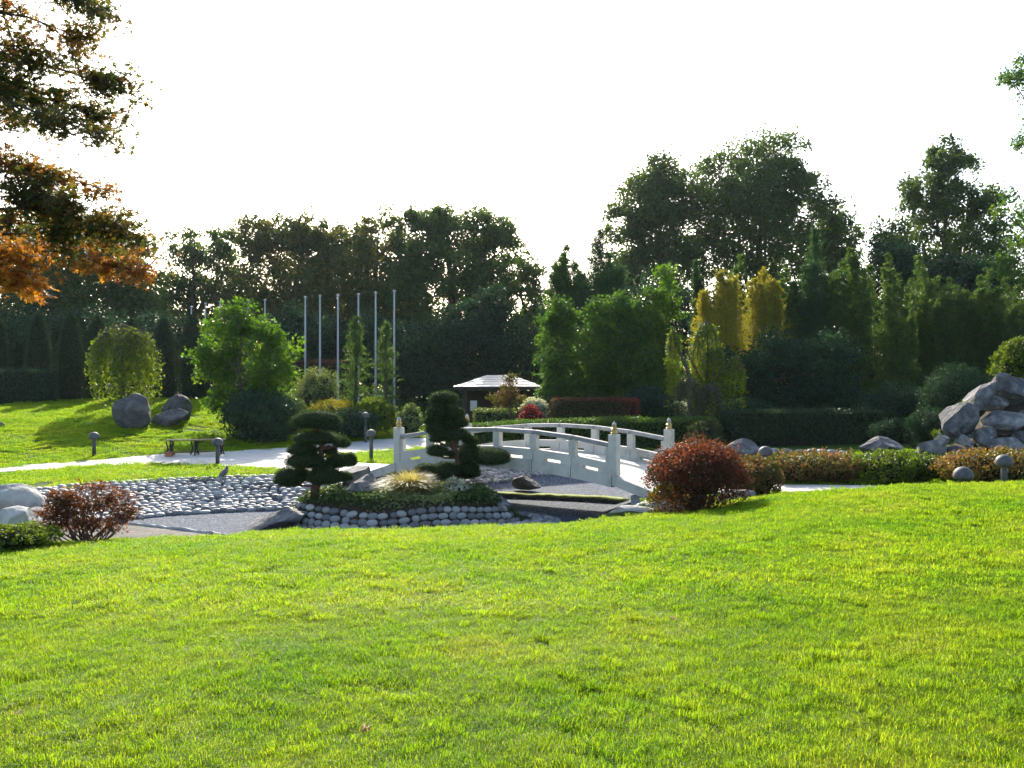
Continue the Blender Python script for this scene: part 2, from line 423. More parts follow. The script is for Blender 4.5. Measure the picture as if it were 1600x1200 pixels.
POND = np.array([(-13.5, 17.6), (-12.4, 18.6), (-11.2, 20.0), (-10.3, 21.6), (-9, 22.8), (-7.5, 23.5), (-6.1, 23.8), (-4.1, 24.2), (-2.6, 25.6), (-1.2, 27.2), (.5, 28.8), (3, 30.5),
                 (7, 31.5), (10, 31.2), (11.3, 29.4), (10, 27.6), (7, 26.5), (5, 24.5), (4.1, 22), (3.5, 20.2), (3.0, 18.9), (2.0, 17.5), (0, 16.6), (-3, 16.3), (-6, 16.2), (-9, 16.1), (-12, 16.3)], float)
def poly_sd(poly, x, y):
    """signed distance, positive inside"""
    x = np.asarray(x, float); y = np.asarray(y, float)
    a = poly; b = np.roll(poly, -1, 0)
    best = np.full(x.shape, 1e9); ins = np.zeros(x.shape, bool)
    for (ax, ay), (bx, by) in zip(a, b):
        dx, dy = bx - ax, by - ay
        t = np.clip(((x - ax) * dx + (y - ay) * dy) / (dx * dx + dy * dy), 0, 1)
        best = np.minimum(best, np.hypot(x - ax - t * dx, y - ay - t * dy))
        c = ((ay > y) != (by > y)) & (x < (bx - ax) * (y - ay) / (by - ay + 1e-12) + ax)
        ins ^= c
    return np.where(ins, best, -best)
def line_d(pts, x, y):
    x = np.asarray(x, float); y = np.asarray(y, float)
    best = np.full(x.shape, 1e9)
    for (ax, ay), (bx, by) in zip(pts[:-1], pts[1:]):
        dx, dy = bx - ax, by - ay
        t = np.clip(((x - ax) * dx + (y - ay) * dy) / (dx * dx + dy * dy), 0, 1)
        best = np.minimum(best, np.hypot(x - ax - t * dx, y - ay - t * dy))
    return best
def sstep(t):
    t = np.clip(t, 0, 1); return t * t * (3 - 2 * t)
# the ledge that divides the lower gravel pool from the raised one beyond the bridge
LEDGE = np.array([(-2.6, 25.35), (-1.6, 25.0), (-.6, 24.7), (.5, 24.45), (1.6, 24.1), (2.6, 23.6), (3.6, 22.9), (4.4, 22.2)])
def beyond_ledge(x, y):
    ly = np.interp(x, LEDGE[:, 0], LEDGE[:, 1])
    return np.where(np.asarray(x) > 4.4, True, np.asarray(y) > ly)
BED, BED2 = -.70, -.595
SLOPE_W = 1.75
def H(x, y):
    x = np.asarray(x, float); y = np.asarray(y, float)
    h = Hbase(x, y)
    near = (x > -16) & (x < 14) & (y > 14) & (y < 34)
    s = np.where(near, poly_sd(POND, x, y), -1)
    k = np.clip(s / SLOPE_W, 0, 1)
    bed = np.where(beyond_ledge(x, y), BED2, BED)
    return np.where(s > 0, h * (1 - k) + bed * k, h)
def micro(x, y):
    q = np.c_[np.ravel(x), np.ravel(y), np.zeros(np.size(x))]
    return (.017 * wave(q, 41, 2.2, 3) + .008 * wave(q, 42, 6.0, 3)).reshape(np.shape(x))
def h1(x, y):
    return float(H(np.array([x]), np.array([y]))[0])

def axis(*segs):
    out = []
    for a, b, st in segs:
        out += list(np.arange(a, b - 1e-6, st))
    out.append(segs[-1][1]); return np.array(out)
gx = axis((-400, -150, 50), (-150, -50, 20), (-50, -16, 1.0), (-16, 14, .16), (14, 50, 1.0), (50, 150, 20), (150, 400, 50))
gy = axis((-170, -40, 65), (-40, -4, 6), (-4, 14, .35), (14, 33, .16), (33, 80, .8), (80, 160, 16), (160, 640, 80))
X, Y = np.meshgrid(gx, gy)
Z = H(X, Y)
nx, ny = len(gx), len(gy)
idx = np.arange(nx * ny).reshape(ny, nx)
quads = np.stack([idx[:-1, :-1].ravel(), idx[:-1, 1:].ravel(), idx[1:, 1:].ravel(), idx[1:, :-1].ravel()], 1)
link('ground', mesh_np('ground', np.stack([X.ravel(), Y.ravel(), Z.ravel()], 1), quads, smooth=True, mat=M['ground']), kind='structure')

# gravel floor of the dry pond, laid on the ground inside the rim
cx = (X[:-1, :-1] + X[1:, 1:]) / 2; cyy = (Y[:-1, :-1] + Y[1:, 1:]) / 2
sel = ((cx > -16) & (cx < 14) & (cyy > 14) & (cyy < 33)).ravel()
sd = np.full(sel.shape, -1.0); sd[sel] = poly_sd(POND, cx.ravel()[sel], cyy.ravel()[sel])
q2 = quads[sd > .12]
used, inv = np.unique(q2, return_inverse=True)
gv = np.stack([X.ravel()[used], Y.ravel()[used], Z.ravel()[used] + .012], 1)
link('gravel_bed', mesh_np('gravel_bed', gv, inv.reshape(-1, 4), smooth=True, mat=M['gravel']), kind='structure')

# paths
def strip(name, pts, w, lift=.03, step=.35):
    pts = np.asarray(pts, float)
    seg = np.r_[0, np.cumsum(np.hypot(*np.diff(pts, axis=0).T))]
    # smooth the centre line
    t = np.arange(0, seg[-1], step); c = np.stack([np.interp(t, seg, pts[:, 0]), np.interp(t, seg, pts[:, 1])], 1)
    for _ in range(12):
        c[1:-1] = (c[:-2] + 2 * c[1:-1] + c[2:]) / 4
    tan = np.gradient(c, axis=0); tan /= np.linalg.norm(tan, axis=1, keepdims=True)
    nrm = np.stack([-tan[:, 1], tan[:, 0]], 1)
    w = np.interp(t, seg, w) if np.ndim(w) else np.full(len(t), w)
    k = 9; cols = []
    for j in range(k):
        f = (j / (k - 1) - .5)
        p = c + nrm * (w * f)[:, None]
        cols.append(np.c_[p, H(p[:, 0], p[:, 1]) + lift])
    lo = [np.c_[cols[0][:, :2], cols[0][:, 2] - .15], np.c_[cols[-1][:, :2], cols[-1][:, 2] - .15]]
    allc = [lo[0]] + cols + [lo[1]]
    n = len(t); v = np.concatenate(allc)
    fs = []
    for j in range(len(allc) - 1):
        a = np.arange(n - 1) + j * n; b = a + n
        fs.append(np.stack([a, b, b + 1, a + 1], 1)[:, ::-1])
    me = mesh_np(name, v, np.concatenate(fs), smooth=True, mat=M['path']); me.set_sharp_from_angle(angle=R(40))
    link(name, me, kind='structure')
    return c, w
PATHS = [np.array([(-26, 19.5), (-19, 22.6), (-14.5, 25.2), (-12.4, 28.3), (-10.2, 29.6), (-8.0, 28.8), (-6.3, 27.0), (-4.6, 25.7), (-3.4, 25.0)]),
         np.array([(-9.9, 30.2), (-8.2, 32.1), (-6.4, 34.5), (-4.5, 36.6), (-1, 38.6), (5, 40), (12, 41)]),
         np.array([(3.4, 21.2), (4.6, 20.2), (5.9, 19.65), (7.2, 19.3), (9.5, 18.0)])]
PW = [np.array([1.3, 1.3, 1.3, 1.8, 4.2, 4.6, 3.2, 3.0, 3.0]), 2.8, 2.1]
strip('path', PATHS[0], PW[0], .035)
strip('path', PATHS[1], PW[1], .029)
strip('path', PATHS[2], PW[2], .03)

# ------------------------------------------------------------------ foliage machinery
RHOMB = (np.array([(0, 0, 0), (.5, .34, .07), (1, 0, -.06), (.5, -.34, .07)]), np.array([(0, 1, 2), (0, 2, 3)]))
NEEDLE = (np.array([(0, .10, 0), (0, -.10, 0), (1, 0, .0)]), np.array([(0, 1, 2)]))
LANCE = (np.array([(0, 0, 0), (.35, .13, .03), (1, 0, -.12), (.35, -.13, .03)]), np.array([(0, 1, 2), (0, 2, 3)]))
def star_template():
    v = [(.28, 0, .02)]
    angs = [-150, -100, -52, 0, 52, 100, 150]; lens = [.30, .62, .92, 1.0, .92, .62, .30]
    ring = []
    for i, (a, l) in enumerate(zip(angs, lens)):
        ring.append((.28 + l * .72 * math.cos(R(a)), l * .72 * math.sin(R(a)), -.10 * l))
        if i < 6:
            m = (a + angs[i + 1]) / 2
            ring.append((.28 + .22 * math.cos(R(m)), .22 * math.sin(R(m)), .0))
    v += ring
    f = [(0, i, i + 1) for i in range(1, len(ring))]
    return np.array(v), np.array(f)
STAR = star_template()

def unit(v):
    return v / np.maximum(np.linalg.norm(v, axis=-1, keepdims=True), 1e-9)

def leaves_mesh(name, c, nrm, tan, size, tint, mat, tpl=RHOMB):
    """one mesh of many small leaves: centre c, leaf normal nrm, growing direction tan"""
    n = len(c)
    nrm = unit(nrm); tan = unit(tan - nrm * (tan * nrm).sum(1, keepdims=True)); b = np.cross(nrm, tan)
    T, f = tpl; k = len(T)
    s = np.broadcast_to(np.asarray(size, float), (n,))[:, None, None]
    v = c[:, None, :] + s * (T[None, :, 0:1] * tan[:, None, :] + T[None, :, 1:2] * b[:, None, :] + T[None, :, 2:3] * nrm[:, None, :])
    faces = (f[None] + (np.arange(n) * k)[:, None, None]).reshape(-1, 3)
    return mesh_np(name, v.reshape(-1, 3), faces, tint=np.repeat(np.clip(tint, 0, 1), k), mat=mat)

def limb(mb, a, b, r0, r1, rng, n=6, sag=.12, sides=6):
    a = np.asarray(a, float); b = np.asarray(b, float); L_ = np.linalg.norm(b - a)
    t = np.linspace(0, 1, n)[:, None]
    bend = rng.normal(size=3) * L_ * sag; bend[2] = -abs(bend[2]) * .6
    p = a + (b - a) * t + np.sin(t * math.pi) * bend
    mb.tube(p, np.linspace(r0, r1, n), sides)

LAI = 1.45
def tree(name, label, px, d, lobes, mat, leafpx=4.5, lai=2.6, seed=1, cat='tree', group=None, clump=1.0, trunk_r=.3, up=.5, tpl=RHOMB, tintfun=None,
         depth=None, flat=.75, jitter=1.0, limbs=26, bark='bark', trunk_lean=0.0, base_off=0.0, multi=0, cpl=120):
    """broad tree: crown lobes given as (px, py, rx, ry) seen at distance d; trunk stands on the ground at px"""
    rng = rng_of(seed)
    bx, by = (px - 800) / F * d, d + base_off
    bz = h1(bx, by) - .05
    root = thing(name, label, cat, (bx, by, bz), group)
    mpp = d / F
    C, Rr = [], []
    for i, l in enumerate(lobes):
        c = P(l[0], l[1], d); rx, rz = l[2] * mpp, l[3] * mpp
        ry = depth * mpp if depth else min(rx, rz * 1.2)
        c[1] += rng.uniform(-.35, .35) * ry
        C.append(c); Rr.append((rx, ry, rz))
    C = np.array(C); Rr = np.array(Rr)
    base = np.array([bx, by, bz])
    area = sum(math.pi * l[2] * l[3] for l in lobes)
    n_leaf = int(lai * LAI * area / (leafpx ** 2 * .34 * .62))
    ls = leafpx * mpp
    n_cl = max(10, int(n_leaf / cpl))
    w = (Rr[:, 0] * Rr[:, 2]); w = w / w.sum()
    li = rng.choice(len(lobes), n_cl, p=w)
    dr = unit(rng.normal(size=(n_cl, 3)))
    f = rng.uniform(.12, 1, n_cl) ** .5
    bump = 1 + .16 * wave(dr * 1.0 + li[:, None] * 3.1, seed + 7, 3.0, 3)
    cr = clump * np.clip(.30 * np.sqrt(Rr[li, 0] * Rr[li, 2]), 2.5 * ls, 9 * ls) * rng.uniform(.7, 1.25, n_cl)
    cc = C[li] + dr * np.maximum(Rr[li] * 1.08 - cr[:, None] * .35, Rr[li] * .4) * (f * bump)[:, None]
    cc[:, 2] = np.maximum(cc[:, 2], bz + .3)
    n_tw = n_cl * 9
    ti = np.repeat(np.arange(n_cl), 9)
    tw = cc[ti] + unit(rng.normal(size=(n_tw, 3))) * (rng.uniform(.1, 1, n_tw) ** .45 * cr[ti])[:, None] * np.array([1.1, 1.1, flat])
    wi = rng.integers(0, n_tw, n_leaf); ci = ti[wi]
    off = np.clip(rng.normal(size=(n_leaf, 3)), -1.8, 1.8) * (cr[ci] * .24 * jitter)[:, None]
    c = tw[wi] + off
    nrm = rng.normal(size=(n_leaf, 3)) + np.array([0, 0, up]); tan = rng.normal(size=(n_leaf, 3)) + unit(off) * .6
    tint = rng.normal(.42, .2, n_leaf) + rng.normal(0, .16, n_cl)[ci]
    if tintfun is not None:
        tint = tint + tintfun(c)
    me = leaves_mesh('crown', c - base, nrm, tan, ls * rng.uniform(.65, 1.35, n_leaf), tint, mat, tpl)
    link('crown', me, root)
    mb = MB()
    hi_ = (C[:, 2] + Rr[:, 2] * .4).argmax(); top = C[hi_].copy(); top[2] += Rr[hi_, 2] * .4
    t = np.linspace(0, 1, 9)[:, None]
    spine = base + (top - base) * t + np.sin(t * 3.1) * np.array([trunk_lean, 0, 0]) * (top[2] - bz)
    spine += np.cumsum(rng.normal(size=(9, 3)) * np.array([.015, .015, 0]) * (top[2] - bz), axis=0) * (t > .2)
    if not multi: mb.tube(spine - base, trunk_r * np.array([1.35, 1.0, .9, .8, .66, .52, .38, .25, .12]), 8)
    pick = rng.choice(n_cl, min(limbs, n_cl), replace=False)
    for k in pick:
        e = cc[k]
        h = np.clip((e[2] - bz) / (top[2] - bz) - rng.uniform(.12, .35), .15, .85)
        if multi:
            a = base + np.array([rng.normal(0, multi), rng.normal(0, multi), 0])
            limb(mb, a - base, e - base, trunk_r * rng.uniform(.3, .7), trunk_r * .1, rng, 7, .10, 5); continue
        i = int(h * 8); a = spine[i]
        limb(mb, a - base, e - base, trunk_r * (.42 - .3 * h), trunk_r * .06, rng)
    link('trunk', mb.mesh('trunk', M[bark], smooth=True), root)
    return root

def shell_part(root, base, pts, nrm, mat, ls, rng, tint, name='foliage', tpl=RHOMB, rand=.8, rise=.3):
    n = len(pts)
    nn = nrm + rng.normal(size=(n, 3)) * rand
    tn = rng.normal(size=(n, 3)) + nrm * .8 + np.array([0, 0, rise])
    me = leaves_mesh(name, pts - base, nn, tn, ls * rng.uniform(.6, 1.4, n), tint, mat, tpl)
    return link(name, me, root)

def dome(name, label, px, ptop, d, wpx, mat, leafpx=4.0, seed=1, cat='shrub', group=None, lai=2.4, depth=1.0, bump=.16, flatbase=.9, core=.82, stems=0,
         tintfun=None, tpl=RHOMB, thick=.22, box_n=2.0, rise=.3, base_z=None, bark='bark', rand=.9, bumpf=3.0, tintm=.42, tufty=.6, tuft_r=.075):
    """rounded shrub on the ground; box_n>2 squares it off"""
    rng = rng_of(seed)
    x, y = (px - 800) / F * d, d
    bz = (h1(x, y) if base_z is None else base_z) - .03
    top = P(px, ptop, d)[2]; h = top - bz
    rx = wpx * .5 * d / F; ry = rx * depth
    base = np.array([x, y, bz])
    root = thing(name, label, cat, base, group)
    ls = leafpx * d / F
    area = wpx * (h / d * F)
    n = int(lai * 1.9 * area / (leafpx ** 2 * .34 * .62))
    u = unit(rng.normal(size=(n, 3))); u[:, 2] = np.where(rng.uniform(0, 1, n) < (.32 if stems else .62), u[:, 2], np.abs(u[:, 2]))
    u = unit(u)
    if box_n > 2:
        p = u / (np.abs(u) ** box_n).sum(1, keepdims=True) ** (1 / box_n)
    else:
        p = u
    f = 1 - thick * rng.uniform(0, 1, n) ** 1.6
    # most leaves gather in tufts on the shell
    nc = max(20, n // 34); k = rng.integers(0, nc, n); m = rng.uniform(0, 1, n) < tufty
    p = np.where(m[:, None], p[k], p); u = np.where(m[:, None], u[k], u); fk = rng.uniform(1 - thick * .8, 1.06, nc)
    f = np.where(m, fk[k], f)
    f *= 1 + bump * wave(p * 1.0, seed + 3, bumpf, 3)
    zc = h * (1 - 1 / (1 + flatbase)); rz = h - zc
    sig = tuft_r * math.sqrt(rx * rz)
    pts = base + np.array([0, 0, zc]) + p * np.array([rx, ry, rz]) * f[:, None] + np.clip(rng.normal(size=(n, 3)), -1.7, 1.7) * np.where(m, sig, 0)[:, None]
    lo = pts[:, 2] < bz + .04
    pts[lo, 2] = bz + .03 + rng.uniform(0, .22, lo.sum()) * h
    nr = unit(p / np.array([rx, ry, rz]))
    tint = rng.normal(tintm, .2, n) + .18 * wave(p, seed + 9, 4, 2) + np.where(m, rng.normal(0, .12, nc)[k], 0)
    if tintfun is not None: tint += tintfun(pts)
    shell_part(root, base, pts, nr, mat, ls, rng, tint, tpl=tpl, rise=rise, rand=rand)
    if core:  # added dark core behind the leaf shell, stops see-through
        v, fc = ico(3)
        q = v if box_n <= 2 else v / (np.abs(v) ** box_n).sum(1, keepdims=True) ** (1 / box_n)
        g = core * .9 * (1 + bump * wave(q, seed + 3, bumpf, 3))
        cv = np.array([0, 0, zc]) + q * np.array([rx, ry, rz]) * g[:, None]
        cv[:, 2] = np.maximum(cv[:, 2], .0 if not stems else h * .3)
        link('inner_core', mesh_np('inner_core', cv, fc, smooth=True, mat=M['dark_core']), root)
    if stems:
        mb = MB()
        for i in range(stems):
            a = rng.uniform(0, 6.28); r0 = rng.uniform(.02, .13) * rx * 1.3
            b = unit(rng.normal(size=3)) * np.array([rx, ry, 0]) * rng.uniform(.3, .75); b[2] = h * rng.uniform(.45, .85)
            limb(mb, (r0 * math.cos(a), r0 * math.sin(a), -.03), b, .016 * h / 1.2 + .006, .004, rng, 6, .08, 5)
        link('stem', mb.mesh('stem', M[bark], smooth=True), root)
    return root

def hedge(name, label, pts, width, heights, mat, ls, dens, seed=1, cat='hedge', group=None, tintfun=None, rough=.05, tintm=.4):
    """clipped hedge along a polyline on the ground; heights are absolute tops at the polyline points"""
    rng = rng_of(seed)
    pts = np.asarray(pts, float); seg = np.r_[0, np.cumsum(np.hypot(*np.diff(pts, axis=0).T))]; Ltot = seg[-1]
    base = np.array([pts[0][0], pts[0][1], h1(*pts[0]) - .03])
    root = thing(name, label, cat, base, group)
    hts = np.asarray(heights, float)
    def at(t):
        p = np.stack([np.interp(t, seg, pts[:, 0]), np.interp(t, seg, pts[:, 1])], 1)
        e = .05
        q = np.stack([np.interp(t + e, seg, pts[:, 0]), np.interp(t + e, seg, pts[:, 1])], 1) - np.stack([np.interp(t - e, seg, pts[:, 0]), np.interp(t - e, seg, pts[:, 1])], 1)
        return p, unit(q), np.interp(t, seg, hts)
    hm = float(hts.mean() - base[2])
    per = 2 * hm + width
    n = int(dens * per * (Ltot + width))
    t = rng.uniform(0, Ltot, n); s = rng.uniform(0, per, n)
    endm = rng.uniform(0, 1, n) < (2 * hm * width) / (per * Ltot + 2 * hm * width)
    p, tg, top = at(t)
    nr2 = np.stack([-tg[:, 1], tg[:, 0]], 1)
    gz = H(p[:, 0], p[:, 1]) - .02; hh = top - gz
    lat = np.where(s < hm, -width / 2, np.where(s < hm + width, s - hm - width / 2, width / 2))
    z = np.where(s < hm, s / hm, np.where(s < hm + width, 1.0, (per - s) / hm))
    nrm = np.zeros((n, 3))
    side = np.where(s < hm, -1, np.where(s < hm + width, 0, 1))
    nrm[:, :2] = nr2 * side[:, None]; nrm[:, 2] = (side == 0)
    # ends
    e0 = endm & (rng.uniform(0, 1, n) < .5); e1 = endm & ~e0
    for m_, te, sg in ((e0, 0.0, -1), (e1, Ltot, 1)):
        k = m_.sum()
        if not k: continue
        pe, tge, tope = at(np.full(k, te))
        p[m_] = pe; tg[m_] = tge; nr2[m_] = np.stack([-tge[:, 1], tge[:, 0]], 1); lat[m_] = rng.uniform(-width / 2, width / 2, k); z[m_] = rng.uniform(0, 1, k)
        gz[m_] = H(pe[:, 0], pe[:, 1]) - .02; hh[m_] = tope - gz[m_]; nrm[m_, :2] = tge * sg; nrm[m_, 2] = 0
    P3 = np.c_[p + nr2 * lat[:, None], gz + z * hh]
    # soften arrises and add unevenness
    rnd = .12 * np.clip((z - .9) / .1, 0, 1) * np.abs(lat / (width / 2)) ** 6
    P3[:, 2] -= rnd * .5
    P3 += nrm * (wave(P3, seed + 2, 1.7, 3) * rough + rng.uniform(-.07, .035, n))[:, None]
    tint = rng.normal(tintm, .2, n) + .15 * wave(P3, seed + 5, 1.2, 2)
    if tintfun is not None: tint += tintfun(P3)
    shell_part(root, base, P3, nrm, mat, ls, rng, tint)
    # added solid dark core, keeps the hedge from being seen through
    k = max(4, int(Ltot / .5)); tt = np.linspace(.1, Ltot - .1, k)
    p, tg, top = at(tt); n2 = np.stack([-tg[:, 1], tg[:, 0]], 1); g = H(p[:, 0], p[:, 1]) - .05; w2 = width / 2 - .09
    ring = [np.c_[p - n2 * w2, g], np.c_[p - n2 * w2, top - .1], np.c_[p + n2 * w2, top - .1], np.c_[p + n2 * w2, g]]
    v = np.stack(ring, 1).reshape(-1, 3) - base
    fs = []
    for i in range(k - 1):
        for j in range(4):
            j2 = (j + 1) % 4; fs.append((i * 4 + j, i * 4 + j2, (i + 1) * 4 + j2, (i + 1) * 4 + j))
    fs += [(0, 3, 2, 1), ((k - 1) * 4, (k - 1) * 4 + 1, (k - 1) * 4 + 2, (k - 1) * 4 + 3)]
    link('inner_core', mesh_np('inner_core', v, np.array(fs), mat=M['dark_core']), root)
    return root

def column(name, label, px, ptop, d, wpx, mat, leafpx=3.2, seed=1, group=None, cat='conifer', prof=None, lai=2.6, bump=.06, tpl=LANCE, core=True, tintfun=None, rise=1.0, thick=.14, spray=0.0, rand=.8, tintm=.42, sprays=0, slen=.5, droop=.0):
    """upright conifer: radius profile over height, dense shell of upswept sprays"""
    rng = rng_of(seed)
    x, y = (px - 800) / F * d, d
    bz = h1(x, y) - .03; top = P(px, ptop, d)[2]; h = top - bz; r = wpx * .5 * d / F
    base = np.array([x, y, bz]); root = thing(name, label, cat, base, group)
    if prof is None: prof = [(0, .92), (.3, 1.0), (.6, .9), (.85, .62), (.95, .36), (1, .05)]
    pz = [a for a, _ in prof]; pr = [b for _, b in prof]
    ls = leafpx * d / F
    n = int(lai * 1.6 * wpx * (h / d * F) / (leafpx ** 2 * .34 * .5))
    z = rng.uniform(0, 1, n) ** .95; a = rng.uniform(0, 2 * math.pi, n)
    rad = np.interp(z, pz, pr) * r
    u = np.stack([np.cos(a), np.sin(a), np.zeros(n)], 1)
    q = np.c_[u[:, 0] * 1.4, u[:, 1] * 1.4, z * h / r * 1.2]
    f = (1 - thick * rng.uniform(0, 1, n) ** 1.4) * (1 + bump * wave(q, seed + 3, 2.2, 3)) + spray * np.maximum(0, wave(q, seed + 4, 5.0, 2)) * rng.uniform(.3, 1, n)
    pts = base + np.c_[u[:, :2] * (rad * f)[:, None], z * h + rng.normal(0, .02, n) * h * .3]
    if sprays:
        ns = max(30, n // sprays); k = rng.integers(0, ns, n); t = rng.uniform(0, 1, n) ** .8
        sz_ = rng.uniform(.02, .985, ns); sa = rng.uniform(0, 2 * math.pi, ns); so = np.stack([np.cos(sa), np.sin(sa), np.zeros(ns)], 1)
        sr = np.interp(sz_, pz, pr) * r * rng.uniform(.55, .98, ns) * (1 + bump * wave(np.c_[so[:, :2] * 1.4, sz_ * h / r * 1.2], seed + 3, 2.2, 3))
        lr = np.interp(sz_, pz, pr) * r; sl = (slen * lr + .10 * r) * rng.uniform(.5, 1.35, ns); sdir = unit(so + np.array([0, 0, 1.0]) * rise * rng.uniform(.3, 1.2, ns)[:, None] + rng.normal(size=(ns, 3)) * .25)
        sb = np.c_[so[:, :2] * sr[:, None], sz_ * h]
        q3 = sb[k] + sdir[k] * (t * sl[k])[:, None] + np.array([0, 0, -1.0]) * (droop * sl[k] * t ** 2)[:, None]
        q3 += np.clip(rng.normal(size=(n, 3)), -1.8, 1.8) * (sl[k] * .17 * (1.1 - .7 * t))[:, None]
        q3[:, 2] = np.maximum(q3[:, 2], 0.02)
        pts = base + q3; u = so[k]; q = np.c_[u[:, :2] * 1.4, q3[:, 2] / r * 1.2]
    nr = u + np.array([0, 0, .25])
    tint = rng.normal(tintm, .2, n) + .15 * wave(q, seed + 9, 3, 2)
    if tintfun is not None: tint += tintfun(pts)
    shell_part(root, base, pts, nr, mat, ls, rng, tint, tpl=tpl, rise=rise, rand=rand)
    mb = MB()
    if core:
        zz = np.linspace(0.0, .97, 14)
        mb.lathe([(max(.02, np.interp(t, pz, pr) * r * (.42 if sprays else .8)), t * h * (.80 if sprays else 1)) for t in zz] + [(.001, h * (.79 if sprays else .975))], 12)
        link('inner_core', mb.mesh('inner_core', M['dark_core'], smooth=True), root)
    mb = MB(); mb.tube([(0, 0, -.05), (0, 0, h * .5), (0, 0, h * .92)], [r * .14 + .02, r * .09 + .015, .01], 7)
    link('trunk', mb.mesh('trunk', M['bark'], smooth=True), root)
    return root

def plumes(name, label, px, ptop, d, wpx, mat, leafpx=4.2, seed=1, group=None, cat='conifer', lead=16, slim=.34, fall=.45, lai=3.0, up=.8, out=.7, droop=0.0, tintm=.42, t0=.05, tpl=LANCE, tintfun=None, bark='bark', blunt=1.0):
    """several leaders standing close together, each clothed in short sprays: feathery conifers and bamboo"""
    rng = rng_of(seed); x, y = (px - 800) / F * d, d
    bz = h1(x, y) - .03; h = P(px, ptop, d)[2] - bz; Rw = wpx * .5 * d / F
    base = np.array([x, y, bz]); root = thing(name, label, cat, base, group)
    ls = leafpx * d / F
    n = int(lai * 1.7 * wpx * (h / d * F) / (leafpx ** 2 * .34 * .5))
    rho = np.r_[0, np.sqrt(rng.uniform(.04, 1, lead - 1))]; az = rng.uniform(0, 6.28, lead)
    bx_ = np.stack([np.cos(az), np.sin(az)], 1) * (rho * Rw * (1 - slim * .55))[:, None]
    hl = h * np.r_[1.0, np.clip(1 - fall * rho[1:] ** 1.2 * rng.uniform(.5, 1.25, lead - 1), .3, .97)]
    hl[0] *= blunt
    ns = max(60, n // 26)
    li = rng.choice(lead, ns, p=hl / hl.sum()); t = t0 + (1 - t0) * rng.uniform(0, 1, ns) ** .85
    rl = Rw * slim * (1.15 - t ** 2.2) * rng.uniform(.55, 1.15, ns) + .02
    sa = rng.uniform(0, 6.28, ns); so = np.stack([np.cos(sa), np.sin(sa), np.zeros(ns)], 1)
    lean = (.35 + .65 * t)[:, None]
    sb = np.c_[bx_[li] * lean, t * hl[li]]
    sd3 = unit(so * out + np.array([0, 0, up]) + rng.normal(size=(ns, 3)) * .3)
    k = rng.integers(0, ns, n); u = rng.uniform(.05, 1.05, n)
    p = sb[k] + sd3[k] * (u * rl[k] * 1.25)[:, None] + np.array([0, 0, -1.0]) * (droop * rl[k] * u ** 2)[:, None]
    p += np.clip(rng.normal(size=(n, 3)), -1.8, 1.8) * (rl[k] * .16 * (1.2 - .7 * u))[:, None]
    p[:, 2] = np.maximum(p[:, 2], .02)
    tint = rng.normal(tintm, .18, n) + rng.normal(0, .13, ns)[k]
    if tintfun is not None: tint = tint + tintfun(p + base)
    nn = rng.normal(size=(n, 3)) + so[k] * .4; tn = sd3[k] + rng.normal(size=(n, 3)) * .6 + np.array([0, 0, -droop])
    link('crown', leaves_mesh('crown', p, nn, tn, ls * rng.uniform(.6, 1.4, n), tint, mat, tpl), root)
    mb = MB()
    for q in range(lead):
        a = np.linspace(0, .96, 6)[:, None]
        mb.tube(np.c_[bx_[q] * (.35 + .65 * a), hl[q] * a], np.linspace(.05 if lead > 1 else .12, .008, 6), 5)
    link('trunk', mb.mesh('trunk', M[bark], smooth=True), root)
    return root

def rock(name, label, center, size, mat, seed=1, group=None, rot=(0, 0, 0), cuts=14, level=5, cat='rock', rough=.05, parent=None, cr=(.45, .82), crag=.09):
    rng = rng_of(seed)
    v, f = ico(level); v = v.copy()
    for i in range(cuts):
        n = unit(rng.normal(size=3)[None])[0]; o = rng.uniform(*cr)
        dd = v @ n - o; v -= np.outer(np.maximum(dd, 0) * 1.0, n)
    v *= (1 + rough * wave(v, seed + 1, 3.0, 4) - crag * np.abs(wave(v, seed + 2, 2.4, 4)) + crag * .3 * wave(v, seed + 4, 9.0, 3))[:, None]
    lo = v.min(0); hi = v.max(0); v = (v - (lo + hi) / 2) / ((hi - lo) / 2)
    v = v * (np.asarray(size) / 2)
    Rm = np.array(Matrix.Rotation(rot[2], 3, 'Z') @ Matrix.Rotation(rot[1], 3, 'Y') @ Matrix.Rotation(rot[0], 3, 'X'))
    v = v @ Rm.T
    me = mesh_np(name, v, f, smooth=True, mat=M[mat]); me.set_sharp_from_angle(angle=R(20))
    return link(name, me, parent, label, cat if parent is None else None, group, None, tuple(center))
def prock(name, label, px, py, d, w, h, mat, seed, depth=None, rot=0.0, bury=0.12, **kw):
    """boulder from its picture box centre and size at distance d, sunk a little into the ground when it stands on it"""
    m = d / F; c = P(px, py, d)
    return rock(name, label, c, (w * m, (depth or w * .85) * m, h * m), mat, seed, rot=(0, rot, 0), **kw)

